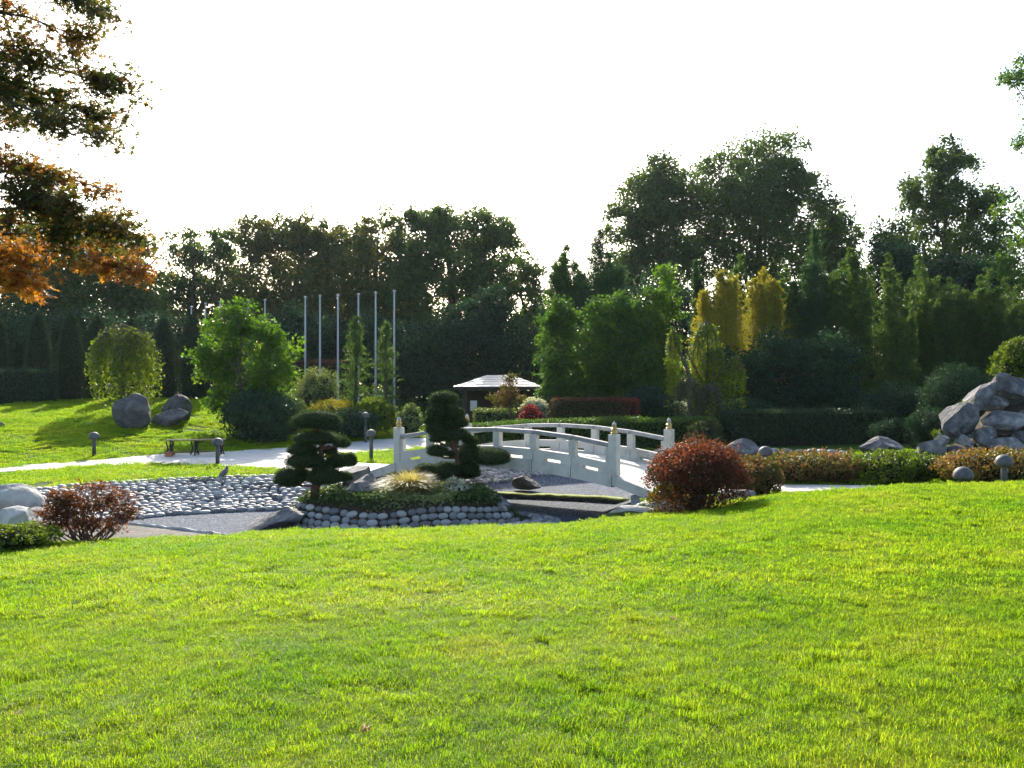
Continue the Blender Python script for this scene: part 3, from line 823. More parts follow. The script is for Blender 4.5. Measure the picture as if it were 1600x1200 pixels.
# ================================================================== THE BRIDGE
BX = np.array([.835, -.555]); BX = BX / np.linalg.norm(BX)
BYv = np.array([-BX[1], BX[0]])
bc = np.array([.49, 23.0])
bridge = thing('arched_bridge', 'pale granite arched footbridge with gold-collared corner posts over the dry pond', 'bridge', (bc[0], bc[1], 0), None, math.atan2(BX[1], BX[0]))
HALF, END, HW = 3.15, 4.28, 1.5
def arc(x):
    a = abs(x)
    return .69 - .0287 * a * a if a <= HALF else .405 - .30 * (a - HALF)
knots = [-END, -HALF, -2.1, -1.05, 0, 1.05, 2.1, HALF, END]
for sy in (-1, 1):
    y0, y1 = (sy * HW - .13, sy * HW + .13)
    for a, b in zip(knots[:-1], knots[1:]):
        mb = MB(); g = .009
        th = lambda x: .27 if abs(x) <= HALF else .22
        n = 4
        for i in range(n):
            u0 = a + g + (b - a - 2 * g) * i / n; u1 = a + g + (b - a - 2 * g) * (i + 1) / n
            mb.shear(u0, u1, y0, y1, arc(u0) - th(u0), arc(u1) - th(u1), arc(u0), arc(u1))
        mb.obj('side_beam', M['granite'], bridge)
    # panels, posts, hand rail
    inner = knots[1:-1]
    for i, (a, b) in enumerate(zip(inner[:-1], inner[1:])):
        a2 = a + (.11 if i == 0 else .008); b2 = b - (.11 if i == 5 else .008)
        f = lambda x: arc(a) + (arc(b) - arc(a)) * (x - a) / (b - a)
        l3 = a2 + (b2 - a2) * .30; r3 = a2 + (b2 - a2) * .72
        mb = MB(); yy0, yy1 = sy * HW - .075, sy * HW + .075
        up0, dn = .255, .075
        mb.shear(a2, b2, yy0, yy1, f(a2) + dn, f(b2) + dn, f(a2) + up0, f(b2) + up0)
        mb.shear(a2, l3, yy0, yy1, min(f(a2), arc(a2)) - .01, arc(l3) - .02, f(a2) + dn, f(l3) + dn)
        mb.shear(r3, b2, yy0, yy1, arc(r3) - .02, min(f(b2), arc(b2)) - .01, f(r3) + dn, f(b2) + dn)
        mb.obj('kick_panel', M['granite'], bridge)
        mb = MB(); rt = .70; rh = .10
        z = lambda x: f(x) + rt
        mb.shear(a2 - .0, b2 + .0, sy * HW - .085, sy * HW + .085, z(a2) - rh, z(b2) - rh, z(a2), z(b2))
        mb.obj('hand_rail', M['rail_stone'], bridge, bevel=.022)
    for x in inner[1:-1]:
        mb = MB(); mb.box(x - .085, x + .085, sy * HW - .08, sy * HW + .08, arc(x) + .19, arc(x) + .602)
        mb.obj('post', M['granite'], bridge, bevel=.008)
    for x in (-HALF, HALF):
        s = -1 if x > 0 else 1
        mb = MB(); xa, xb = sorted((x + s * .10, x + s * .19))
        mb.box(xa, xb, sy * HW - .072, sy * HW + .072, arc(x) + .2, arc(x) + .61)
        mb.obj('half_post', M['granite'], bridge, bevel=.006)
        mb = MB(); mb.box(x - .105, x + .105, sy * HW - .105, sy * HW + .105, arc(x) - .02, 1.31)
        mp = mb.obj('corner_post', M['granite'], bridge, bevel=.014)
        mb = MB()
        mb.lathe([(.001, 1.31), (.075, 1.31), (.078, 1.345), (.066, 1.355), (.060, 1.40), (.074, 1.415), (.074, 1.44), (.05, 1.455), (.045, 1.475), (.058, 1.485), (.058, 1.50), (.001, 1.50)], 16, (x, sy * HW, 0))
        mb.obj('finial', M['gold'], mp, smooth=True, sharp=35)
        mb = MB()
        mb.lathe([(.001, 1.498), (.03, 1.50), (.05, 1.52), (.052, 1.54), (.035, 1.565), (.014, 1.58), (.006, 1.605), (.001, 1.607)], 14, (x, sy * HW, 0))
        mb.obj('finial_tip', M['zinc'], mp, smooth=True)
# deck slabs
ks = list(np.linspace(-END, END, 13))
for a, b in zip(ks[:-1], ks[1:]):
    for r0, r1 in ((-HW + .135, -.004), (.004, HW - .135)):
        mb = MB(); g = .005
        mb.shear(a + g, b - g, r0, r1, arc(a + g) - .2, arc(b - g) - .2, arc(a + g) - .03, arc(b - g) - .03)
        mb.obj('deck_slab', M['granite'], bridge)
for s in (-1, 1):
    mb = MB(); xa, xb = sorted((s * 3.55, s * 4.25)); mb.box(xa, xb, -HW + .02, HW - .02, -.85, -.03)
    mb.obj('abutment', M['rail_stone'], bridge)

# ================================================================== COBBLES
def cobble_mesh(seed):
    v, f = ico(2); v = v.copy()
    v *= (1 + .10 * wave(v, seed, 1.6, 2))[:, None]
    return mesh_np('stone', v, f, smooth=True, mat=M['cobble'])
CM = [cobble_mesh(60 + i) for i in range(7)]
def normal_at(x, y, fun):
    e = .06
    return unit(np.array([[fun(x - e, y) - fun(x + e, y), fun(x, y - e) - fun(x, y + e), 2 * e]]))[0]
def lay(parent, x, y, z, nrm, along, L_, W_, T_, rng):
    t = np.array([along[0], along[1], 0.0]); t = t - nrm * (t @ nrm); t = t / np.linalg.norm(t); b = np.cross(nrm, t)
    a = rng.normal(0, .12); t2 = t * math.cos(a) + b * math.sin(a); b2 = np.cross(nrm, t2)
    tl = rng.normal(0, .07); n2 = nrm * math.cos(tl) + b2 * math.sin(tl); b3 = np.cross(n2, t2)
    Mx = Matrix(((t2[0] * L_, b3[0] * W_, n2[0] * T_, x), (t2[1] * L_, b3[1] * W_, n2[1] * T_, y), (t2[2] * L_, b3[2] * W_, n2[2] * T_, z), (0, 0, 0, 1)))
    o = link('stone', CM[rng.integers(0, len(CM))], parent)
    o.matrix_local = Mx
    return o
def walk(pts, step):
    pts = np.asarray(pts, float); seg = np.r_[0, np.cumsum(np.hypot(*np.diff(pts, axis=0).T))]
    t = np.arange(0, seg[-1], .1); c = np.stack([np.interp(t, seg, pts[:, 0]), np.interp(t, seg, pts[:, 1])], 1)
    for _ in range(40): c[1:-1] = (c[:-2] + 2 * c[1:-1] + c[2:]) / 4
    seg = np.r_[0, np.cumsum(np.hypot(*np.diff(c, axis=0).T))]
    tt = np.arange(0, seg[-1], step); c2 = np.stack([np.interp(tt, seg, c[:, 0]), np.interp(tt, seg, c[:, 1])], 1)
    return c2
def cobble_bank(name, pts, rows, inward, seed, L_=.150, W_=.105, T_=.075, step=.275, rowstep=.185, limit=300, s0=.05):
    """rows of rounded cobbles along a curve, running down the slope"""
    rng = rng_of(seed)
    bank = link(name, None, kind='structure', loc=(0, 0, 0))
    cnt = 0
    for r in range(rows):
        s = s0 + r * rowstep
        c = walk(pts, .05); tg = np.gradient(c, axis=0); tg = unit(tg); nn = np.stack([-tg[:, 1], tg[:, 0]], 1) * inward
        c = c + nn * s
        L0 = np.r_[0, np.cumsum(np.hypot(*np.diff(c, axis=0).T))]
        t = rng.uniform(0, step)
        while t < L0[-1]:
            k = rng.uniform(.76, 1.24)
            x = np.interp(t, L0, c[:, 0]) + rng.normal(0, .015); y = np.interp(t, L0, c[:, 1]) + rng.normal(0, .02)
            i = min(np.searchsorted(L0, t), len(tg) - 1)
            if cnt < limit and poly_sd(POND, np.array([x]), np.array([y]))[0] > -.2:
                nrm = normal_at(x, y, h1)
                lay(bank, x, y, h1(x, y) + .03, nrm, tg[i], L_ * k, W_ * rng.uniform(.82, 1.12), T_ * rng.uniform(.8, 1.35), rng)
                cnt += 1
            t += step * k
    return bank
# make h1 cheap for the loops: sample from the ground grid
def h1(x, y):
    i = min(max(np.searchsorted(gx, x) - 1, 0), nx - 2); j = min(max(np.searchsorted(gy, y) - 1, 0), ny - 2)
    u = (x - gx[i]) / (gx[i + 1] - gx[i]); v = (y - gy[j]) / (gy[j + 1] - gy[j])
    return float(Z[j, i] * (1 - u) * (1 - v) + Z[j, i + 1] * u * (1 - v) + Z[j + 1, i] * (1 - u) * v + Z[j + 1, i + 1] * u * v)
small = dict(step=.200, rowstep=.124, L_=.122, W_=.088, T_=.056)
cobble_bank('cobbled_bank', POND[3:5], 14, -1, 11, **small)
cobble_bank('cobbled_bank', POND[4:6], 14, -1, 12, **small)
cobble_bank('cobbled_bank', POND[5:7], 14, -1, 18, **small)
cobble_bank('cobbled_bank', POND[6:9], 14, -1, 19, **small)
cobble_bank('cobbled_bank', POND[1:4], 13, -1, 15, **small)
cobble_bank('cobbled_bank_beyond_bridge', POND[8:12], 9, -1, 17, L_=.115, W_=.085, T_=.055, step=.205, rowstep=.145, limit=300)
cobble_bank('cobbled_bank_by_bridge_end', np.array([(1.9, 17.3), (2.5, 17.9), (3.0, 18.6), (3.4, 19.4)]), 5, 1, 13, L_=.14, W_=.09, T_=.05, step=.25, rowstep=.16, s0=-.1)
cobble_bank('cobbled_stream_edge', POND[11:16], 5, -1, 14, L_=.19, W_=.13, step=.36, rowstep=.28, limit=140)

# island
IC = np.array([-2.5, 20.35]); IRX, IRY = 2.85, 1.5
def isl_h(x, y):
    r = np.hypot((x - IC[0]) / IRX, (y - IC[1]) / IRY)
    r = r * (1 + .03 * np.sin(3 * np.arctan2(y - IC[1], x - IC[0]) + 1))
    return -.76 + .66 * sstep((1.03 - r) / .36) + .06 * sstep((.6 - r) / .6)
aa = np.linspace(0, 2 * math.pi, 73)[:-1]; rr = np.linspace(0, 1.04, 22)
vx = IC[0] + np.outer(rr, np.cos(aa)) * IRX; vy = IC[1] + np.outer(rr, np.sin(aa)) * IRY
iv = np.stack([vx.ravel(), vy.ravel(), isl_h(vx, vy).ravel()], 1)
fi = []
for i in range(len(rr) - 1):
    for k in range(72):
        k2 = (k + 1) % 72; fi.append((i * 72 + k, (i + 1) * 72 + k, (i + 1) * 72 + k2, i * 72 + k2))
island = link('island', mesh_np('island', iv, np.array(fi), smooth=True, mat=M['soil']), kind='structure')
rng = rng_of(21)
for q, rv in enumerate((1.02, .975, .925, .875, .825)):
    a = 3.3; end = 2 * math.pi + 1.0
    while a < end:
        x = IC[0] + IRX * rv * math.cos(a); y = IC[1] + IRY * rv * math.sin(a)
        tg = np.array([-IRX * math.sin(a), IRY * math.cos(a)]); sp = np.linalg.norm(tg)
        k = rng.uniform(.8, 1.25); st = .205 * k
        z = float(isl_h(x, y))
        if not (a > 2 * math.pi + .1 and q >= 3):
            lay(island, x, y, z + .035, normal_at(x, y, lambda u, v: float(isl_h(u, v))), tg / sp, .108 * k, .082 * rng.uniform(.85, 1.12), .062, rng)
        a += st / (sp * rv)

for q, rv in enumerate((1.065, 1.11, 1.155, 1.20, 1.245)):
    a = 2 * math.pi - 1.15 + q * .10
    while a < 2 * math.pi + .75:
        x = IC[0] + IRX * rv * math.cos(a); y = IC[1] + IRY * rv * math.sin(a)
        tg = np.array([-IRX * math.sin(a), IRY * math.cos(a)]); sp = np.linalg.norm(tg); k = rng.uniform(.8, 1.25)
        lay(island, x, y, BED + .075 - q * .012, np.array([0, 0, 1.0]), tg / sp, .108 * k, .085 * rng.uniform(.85, 1.12), .058, rng)
        a += .205 * k / (sp * rv)

# ledge with moss and the low edging at the left
def kerb(name, pts, w, z0, z1, mat):
    c = walk(pts, .12); tg = unit(np.gradient(c, axis=0)); nn = np.stack([-tg[:, 1], tg[:, 0]], 1)
    n = len(c); wob = .02 * wave(np.c_[c, c[:, :1] * 0], 5, 9, 3)
    z1 = z1 + wob
    ring = [np.c_[c - nn * w / 2, np.full(n, z0)], np.c_[c - nn * w / 2, z1 - .01], np.c_[c - nn * w * .3, z1 + .02], np.c_[c + nn * w / 2, z1 + .01], np.c_[c + nn * w / 2, np.full(n, z0)]]
    v = np.stack(ring, 1).reshape(-1, 3); fs = []
    for i in range(n - 1):
        for j in range(4):
            fs.append((i * 5 + j, (i + 1) * 5 + j, (i + 1) * 5 + j + 1, i * 5 + j + 1))
    return v, np.array(fs)
v, f = kerb('l', LEDGE, .16, -.85, BED2 - .01, None)
ledge = link('ledge', mesh_np('ledge', v, f, smooth=False, mat=M['kerb_dark']), kind='structure')
v, f = kerb('l', LEDGE + np.array([.0, .17]), .42, BED2 - .05, BED2 + .03, None)
link('moss', mesh_np('moss', v, f, smooth=True, mat=M['moss']), ledge)
EDG = np.array([(-10.2, 20.75), (-9.2, 20.2), (-8.2, 19.75), (-7.0, 19.05), (-5.8, 18.3), (-4.6, 17.7)])
v, f = kerb('e', EDG, .07, -.75, -.655, None)
link('pool_edging', mesh_np('pool_edging', v, f, mat=M['rock_pale']), kind='structure')
c = walk(EDG, .2); off = np.array([-.5, -1.0])
vv = []; ff = []
for k in range(9):
    p = c + np.array([-.04, -.05]) + off * k * .25
    vv.append(np.c_[p, np.maximum(H(p[:, 0], p[:, 1]), BED) + .024])
n = len(c)
for k in range(8):
    a = np.arange(n - 1) + k * n; ff.append(np.stack([a, a + n, a + n + 1, a + 1], 1))
link('silt_bed', mesh_np('silt_bed', np.concatenate(vv), np.concatenate(ff), smooth=True, mat=M['silt']), kind='structure')

# ================================================================== ROCKS
prock('boulder', 'large rounded brown boulder on the left lawn in front of the weeping tree', 207, 645, 35, 60, 62, 'rock_dark', 131, rough=.05, cuts=10, cr=(.78, .96), crag=.05)
prock('boulder', 'round dark boulder on the left lawn, behind a low slab of rock', 276, 641, 37.5, 47, 52, 'rock_dark', 32, cuts=7, cr=(.72, .95))
prock('boulder', 'low wedge of dark rock leaning in front of the round boulder', 266, 653, 36.2, 54, 30, 'rock_dark', 33)
prock('boulder', 'dark rock tip at the left edge of the sunny lawn', -4, 670, 33, 22, 22, 'rock_dark', 34)
prock('boulder', 'long flat grey boulder in the shaded stream before the clipped hedge', 1376, 699, 28.5, 74, 36, 'rock', 35)
prock('boulder', 'low sloping grey boulder right behind the red barberry', 1157, 708, 26.5, 66, 46, 'rock', 36)
prock('boulder', 'big pale rock at the left edge above the red maple bush', 12, 786, 17.2, 104, 62, 'rock_pale', 37, cuts=8)
prock('boulder', 'rounded pale rock at the left edge below the bigger one', 18, 824, 15.9, 92, 70, 'rock_pale', 38, cuts=9)
prock('boulder', 'dark low rock between two pale rocks at the left edge', 30, 806, 16.8, 100, 26, 'rock_dark', 39)
prock('boulder', 'grey block of layered stone on the island beside the straw-coloured grass', 564, 770, 20.2, 66, 60, 'rock', 40, cuts=18)
prock('boulder', 'small grey rock at the back of the island behind the layered block', 548, 748, 21.0, 56, 40, 'rock', 41)
prock('boulder', 'big grey slab sloping off the left tip of the island', 430, 818, 19.4, 100, 36, 'rock', 42, cuts=16, rot=-.34)
prock('boulder', 'flat grey slab at the right tip of the island', 775, 786, 20.4, 48, 26, 'rock', 43, rot=.3)
prock('boulder', 'small dark rock on the gravel under the bridge arch', 822, 754, 25.4, 46, 22, 'rock_dark', 144)
prock('slab', 'long pale flat rock at the pond edge below the bridge end', 985, 800, 16.6, 80, 24, 'rock_pale', 45, depth=50, crag=.04)
prock('slab', 'pale flat rock beside the foot of the red barberry', 1046, 792, 16.2, 74, 22, 'rock_pale', 46, depth=40, crag=.04)
prock('boulder', 'greenish low rock behind the foot of the red barberry', 1152, 780, 17.2, 70, 34, 'rock', 47)

# rockery at the right
mnd_x = np.linspace(9.7, 17, 40); mnd_y = np.linspace(20.8, 29, 44)
MX, MY = np.meshgrid(mnd_x, mnd_y)
def mound_h(x, y):
    a = np.minimum((x - 10.15 - (y - 21.2) * .48) * .98, (y - 21.3) * 1.0)
    a = np.minimum(a, (29 - y) * .6)
    a = np.minimum(a, 2.05 + .1 * np.sin(x * 2))
    return a + .06 * np.sin(x * 5 + y * 3) * np.sin(y * 4)
MZ = Hbase(MX, MY) + np.maximum(mound_h(MX, MY) - .12, -.4)
im = np.arange(MX.size).reshape(MX.shape)
mq = np.stack([im[:-1, :-1].ravel(), im[:-1, 1:].ravel(), im[1:, 1:].ravel(), im[1:, :-1].ravel()], 1)
link('rockery_mound', mesh_np('rockery_mound', np.stack([MX.ravel(), MY.ravel(), MZ.ravel()], 1), mq, smooth=True, mat=M['soil']), kind='structure')
RK = [(1457, 704, 52, 44, 'lowest grey boulder at the left foot of the rockery', -.55), (1497, 661, 68, 48, 'large lichened boulder on the left flank of the rockery', -.45),
      (1531, 619, 66, 27, 'long slab of grey stone tilted up along the rockery edge', -.80), (1588, 612, 62, 52, 'great brown-grey boulder crowning the rockery', .1),
      (1556, 631, 40, 24, 'pale block tucked under the crowning boulder of the rockery', 0), (1576, 660, 70, 38, 'broad grey boulder in the middle of the rockery', -.15),
      (1539, 683, 36, 34, 'pale angular block near the centre of the rockery', -.4), (1505, 689, 24, 20, 'small pale stone left of the angular block in the rockery', 0),
      (1516, 696, 12, 13, 'fist-sized stone wedged low in the rockery', .3), (1494, 712, 30, 30, 'pale stone at the rockery foot, above the azaleas', .2),
      (1521, 711, 28, 24, 'square pale stone at the rockery foot next to the broad one', 0), (1566, 698, 72, 32, 'wide grey boulder low in the rockery above the orange azalea', .05),
      (1597, 684, 26, 22, 'small stone at the right edge of the rockery', 0), (1521, 681, 16, 10, 'thin flat stone wedged in the rockery', -.3), (1470, 690, 26, 22, 'small rounded stone between the lower boulders on the rockery flank', -.3),
      (1610, 650, 40, 30, 'dim stone cut by the right edge of the picture in the rockery', 0)]
for i, (px, py, w, h, lab, rt) in enumerate(RK):
    d = 21.15 + (722 - py) / 135 * 2.15
    prock('rockery_stone', lab, px, py, d, w * 1.04, h * 1.06, 'rock', 210 + i * 3, depth=max(w, h) * .9, rot=rt, group='stones of the rockery', cuts=20, rough=.03, cr=(.42, .74), crag=.10)

# ================================================================== LAMPS
mb = MB(); mb.lathe([(.001, -.02), (.062, -.02), (.058, .5), (.052, .66)], 12); lamp_post_me = mb.mesh('post', M['lamp'], smooth=True)
mb = MB(); mb.lathe([(.001, .63), (.05, .63), (.145, .645), (.168, .675), (.17, .71), (.158, .765), (.128, .815), (.08, .85), (.035, .865), (.001, .868)], 20)
lamp_cap_me = mb.mesh('dome_cap', M['lamp'], smooth=True)
LAMPS = [(147, 29.2, 'mushroom lamp in the shadow of the big brown boulder'), (340, 26.6, 'mushroom lamp standing in front of the bench'),
         (383, 35.2, 'dim mushroom lamp in the shade before the dark bush'), (580, 29.0, 'mushroom lamp on the grass left of the bridge'),
         (571, 36.5, 'dim mushroom lamp before the shrub border, beyond the path'), (172, 42.5, 'mushroom lamp half hidden by the weeping tree'),
         (1196, 21.6, 'mushroom lamp behind the right end of the bridge, by the azaleas'), (1505, 15.7, 'mushroom lamp sunk behind the lawn crest before the rockery'),
         (1569, 17.6, 'mushroom lamp nearest the right edge, in front of the orange azalea')]
def ztop_lamp(px, py, d): return P(px, py, d)[2]
LT = {147: 675, 340: 684, 383: 664, 580: 671, 571: 644, 172: 601, 1196: 697, 1505: 729, 1569: 710}
for px, d, lab in LAMPS:
    x = (px - 800) / F * d; g = h1(x, d); s = 1.0
    zt = ztop_lamp(px, LT[px], d)
    r = thing('mushroom_lamp', lab, 'lamp', (x, d, g), 'mushroom lamps round the garden')
    a = link('post', lamp_post_me, r); b = link('dome_cap', lamp_cap_me, r)
    hh = zt - g                       # lamp height on its ground, the cap keeps its size
    a.scale = (1, 1, max(.4, (hh - .22) / .648)); b.location = (0, 0, hh - .868)

# ================================================================== BENCH, POT, PIGEON
bx, byy = P(307, 712, 30.6)[:2]
bench = thing('bench', 'backless slatted bench on ornate iron trestles beside the path', 'bench', (bx, byy, h1(bx, byy) + .03), None, R(10))
for i in range(4):
    mb = MB(); mb.box(-.95, .95, -.22 + i * .115, -.22 + i * .115 + .10, .50, .535); mb.obj('slat', M['wood'], bench, bevel=.006)
mb = MB(); mb.tube([(-.8, 0, .13), (.8, 0, .13)], .018, 6); mb.obj('stretcher', M['wood'], bench)
for x in (-.82, -.02, .80):
    mb = MB()
    for s in (-1, 1):
        mb.tube([(x, s * .2, .50), (x, s * .17, .40), (x, s * .10, .27), (x, s * .12, .16), (x, s * .22, .03), (x, s * .27, .0)], [.024, .026, .028, .026, .024, .03], 6)
        mb.tube([(x, s * .02, .48), (x, s * .09, .42), (x, s * .02, .34)], .014, 5)
    mb.tube([(x, -.23, .485), (x, .23, .485)], .02, 6); mb.tube([(x, -.12, .22), (x, .12, .22)], .018, 5); mb.tube([(x, -.12, .15), (x, .12, .15)], .016, 5)
    # a second pair set along the bench, so that the trestle reads from the side
    for s in (-1, 1):
        mb.tube([(x + s * .13, -.2, .49), (x + s * .09, -.19, .32), (x + s * .07, -.18, .22), (x + s * .14, -.2, .02)], [.02, .022, .022, .024], 6)
    mb.tube([(x - .09, -.19, .30), (x + .09, -.19, .30)], .014, 5); mb.tube([(x - .07, -.18, .2), (x + .07, -.18, .2)], .014, 5)
    mb.obj('trestle', M['iron'], bench, smooth=True)
p = P(264, 714, 29.9); g = h1(p[0], p[1]) + .03
pot = thing('plant_trough', 'small terracotta trough at the left end of the bench', 'planter', (p[0], p[1], g))
mb = MB(); mb.hexa([(-.10, -.09, 0), (.10, -.09, 0), (.10, .09, 0), (-.10, .09, 0), (-.125, -.115, .13), (.125, -.115, .13), (.125, .115, .13), (-.125, .115, .13)])
mb.obj('bowl', M['terracotta'], pot, bevel=.01)
for (x0, x1, y0, y1) in ((-.14, .14, -.13, -.10), (-.14, .14, .10, .13), (-.14, -.11, -.10, .10), (.11, .14, -.10, .10)):
    mb = MB(); mb.box(x0, x1, y0, y1, .131, .165); mb.obj('rim', M['terracotta'], pot)
mb = MB(); mb.box(-.10, .10, -.09, .09, .1305, .145); mb.obj('earth', M['soil'], pot)

p = P(351, 746, 23.35); g = h1(p[0], p[1])
pg = thing('pigeon', 'grey pigeon standing at the top of the cobbled bank', 'bird', (p[0], p[1], g + .06), None, R(60))
mb = MB()
sp = [(-.17, 0, .07), (-.13, 0, .085), (-.07, 0, .115), (-.01, 0, .15), (.04, 0, .185), (.065, 0, .225), (.075, 0, .255), (.085, 0, .285), (.11, 0, .288), (.135, 0, .278)]
mb.tube(sp, [.012, .03, .058, .072, .068, .048, .036, .034, .018, .003], 12)
for s in (-1, 1):
    mb.tube([(.0, s * .03, .12), (-.005, s * .032, .06), (.005, s * .032, .008)], [.018, .009, .007], 6)
    for a in (-.5, 0, .5):
        mb.tube([(.005, s * .032, .006), (.04 * math.cos(a) + .005, s * .032 + .04 * math.sin(a), .004)], [.006, .003], 5)
mb.obj('body', M['feather'], pg, smooth=True)
for s in (-1, 1):
    mb = MB(); mb.tube([(.05, s * .055, .20), (.0, s * .074, .165), (-.08, s * .058, .125), (-.17, s * .02, .085)], [.02, .034, .03, .006], 8)
    mb.obj('wing', M['feather'], pg, smooth=True)

# ================================================================== PAVILION
PD = 44.0
pav = thing('pavilion', 'open garden pavilion with a low pale hipped roof among dark trees', 'pavilion', (P(779, 606, PD)[0], PD + 2.2, h1(P(779, 606, PD)[0], PD + 2.2)))
zb = pav.location.z
ez = 2.40 - zb; rz = ez + .60
W2, D2 = 2.22, 2.2
RW = .62
def face_quad(a, b, c, dd, n, nm):
    """roof face laid as overlapping courses"""
    a, b, c, dd = map(np.array, (a, b, c, dd))
    for i in range(n):
        t0, t1 = i / n, (i + 1) / n
        l0 = a + (dd - a) * t0; r0 = b + (c - b) * t0; l1 = a + (dd - a) * t1; r1 = b + (c - b) * t1
        up_ = np.array([0, 0, .03]); m2 = MB()
        m2.hexa([l0, r0, r1, l1, l0 + up_, r0 + up_, r1 + up_ * .15, l1 + up_ * .15])
        m2.obj('roof_course', M['roof'], pav)
f0 = (-W2, -D2, ez); f1 = (W2, -D2, ez); f2 = (W2, D2, ez); f3 = (-W2, D2, ez); r0 = (-RW, 0, rz); r1 = (RW, 0, rz)
face_quad(f0, f1, r1, r0, 5, 'front'); face_quad(f2, f3, r0, r1, 5, 'back')
face_quad(f1, f2, r1, r1, 5, 'right'); face_quad(f3, f0, r0, r0, 5, 'left')
mb = MB()
for x0, x1, y0, y1 in ((-W2 + .02, W2 - .02, -D2 + .03, -D2 + .13), (-W2 + .02, W2 - .02, D2 - .13, D2 - .03), (-W2 + .03, -W2 + .13, -D2 + .13, D2 - .13), (W2 - .13, W2 - .03, -D2 + .13, D2 - .13)):
    mb.box(x0, x1, y0, y1, ez - .16, ez - .004)
mb.obj('eave_beam', M['dark_wood'], pav)
for x in (-1.7, 1.7):
    for y in (-1.7, 1.7):
        mb = MB(); mb.box(x - .08, x + .08, y - .08, y + .08, -.05, ez - .16); mb.obj('post', M['dark_wood'], pav)
mb = MB(); mb.box(-1.62, 1.62, 1.62, 1.70, 0, ez - .2); mb.obj('back_wall', M['dark_wood'], pav)
mb = MB(); mb.box(-1.3, 1.3, 1.1, 1.5, .35, .42); mb.obj('seat', M['dark_wood'], pav)
p = P(740, 634, 42.5)
sg = thing('notice_board', 'small blank grey notice board left of the pavilion', 'sign', (p[0], p[1], h1(p[0], p[1])))
zz = p[2] - sg.location.z
mb = MB(); mb.box(-.16, .16, -.02, .02, zz - .24, zz + .24); mb.obj('board', M['sign'], sg)
mb = MB(); mb.box(-.03, .03, .021, .07, -.03, zz - .1); mb.obj('post', M['dark_wood'], sg)

# ================================================================== FLAGPOLES
ORD = ['first', 'second', 'third', 'fourth', 'fifth', 'sixth', 'seventh', 'eighth', 'ninth', 'tenth', 'eleventh']
FP = [(616, 453), (587, 456), (560, 458), (528, 460), (500, 461), (477, 463), (414, 467), (388, 468), (344, 470), (321, 473), (299, 478)]
mb = MB(); mb.lathe([(.07, -.1), (.066, .3), (.055, 3.5), (.042, 6.6), (.001, 6.6)], 10); pole_me = mb.mesh('shaft', M['steel'], smooth=True, sharp=60)
mb = MB(); mb.lathe([(.001, 6.602), (.09, 6.602), (.095, 6.64), (.06, 6.69), (.001, 6.70)], 10); cap_me = mb.mesh('cap', M['zinc'], smooth=True)
for i, (px, py) in enumerate(FP):
    ztop = 7.6; d = (ztop - CAMZ) * F / (HOR - py); x = (px - 800) / F * d; g = h1(x, d)
    r = thing('flagpole', f'{ORD[i]} bare white flagpole counted from the right', 'flagpole', (x, d, g), 'row of flagpoles before the trees')
    a = link('shaft', pole_me, r); a.scale = (1, 1, (ztop - g - .1) / 6.6); b = link('cap', cap_me, r); b.location = (0, 0, ztop - g - .1 - 6.6)

# ================================================================== BIG TREES BEHIND
def warm_top(k, seed):
    return lambda c: k * np.maximum(0, wave(c, seed, .35, 2)) 
G_BACK = 'tall trees behind the garden'
tree('oak_tree', 'dark tall tree at the far left behind the maple branches', 95, 66, [(60, 400, 90, 75), (160, 385, 62, 60), (30, 480, 90, 70), (140, 480, 95, 75), (215, 455, 42, 60)], L['oak'], 5, 2.7, 101, group=G_BACK, trunk_r=.4)
tree('oak_tree', 'thin-crowned tree at the left end of the tree row, open to the sky', 312, 74, [(300, 385, 38, 34), (345, 385, 32, 32), (320, 430, 58, 48), (275, 470, 40, 50), (330, 500, 50, 50)], L['oak'], 5, 1.9, 102, group=G_BACK, trunk_r=.35)
tree('oak_tree', 'round-topped tree just left of the flagpoles in the tree row', 440, 73, [(405, 375, 42, 38), (455, 368, 52, 36), (505, 395, 34, 46), (425, 440, 85, 62), (470, 500, 75, 60), (390, 500, 50, 60)], L['oak_brown'], 5, 2.9, 103, group=G_BACK, trunk_r=.4, tintfun=warm_top(.35, 3))
tree('oak_tree', 'brownish-green tree behind the flagpoles in the tree row', 575, 72, [(545, 385, 42, 44), (595, 372, 48, 40), (570, 440, 78, 60), (600, 510, 70, 60), (530, 510, 50, 50)], L['oak_brown'], 5, 2.8, 104, group=G_BACK, trunk_r=.4, tintfun=warm_top(.3, 5))
tree('oak_tree', 'tallest tree of the left row, above the pavilion', 700, 71, [(650, 365, 46, 42), (680, 345, 30, 36), (735, 370, 52, 42), (785, 365, 26, 32), (700, 420, 92, 58), (640, 470, 62, 60), (760, 455, 60, 55), (700, 520, 85, 55)], L['oak'], 5, 2.8, 105, group=G_BACK, trunk_r=.45)
tree('oak_tree', 'thin small-crowned tree right of the tallest of the left row', 818, 72, [(815, 415, 38, 38), (830, 470, 34, 50), (800, 530, 50, 60), (845, 560, 30, 50)], L['oak'], 5, 1.9, 106, group=G_BACK, trunk_r=.25)
tree('oak_tree', 'left half of the great domed twin tree above the golden conifers', 1050, 77, [(1048, 288, 66, 56), (1000, 330, 52, 50), (1070, 350, 84, 64), (982, 385, 42, 46), (1040, 415, 84, 46), (970, 430, 36, 40)], L['oak'], 5, 2.5, 107, group=G_BACK, trunk_r=.45)
tree('oak_tree', 'right and taller half of the great domed twin tree', 1195, 76, [(1185, 258, 78, 54), (1240, 278, 42, 44), (1165, 320, 72, 60), (1255, 340, 64, 56), (1298, 385, 50, 46), (1200, 400, 98, 52), (1310, 420, 36, 34)], L['oak'], 5, 2.4, 108, group=G_BACK, trunk_r=.5)
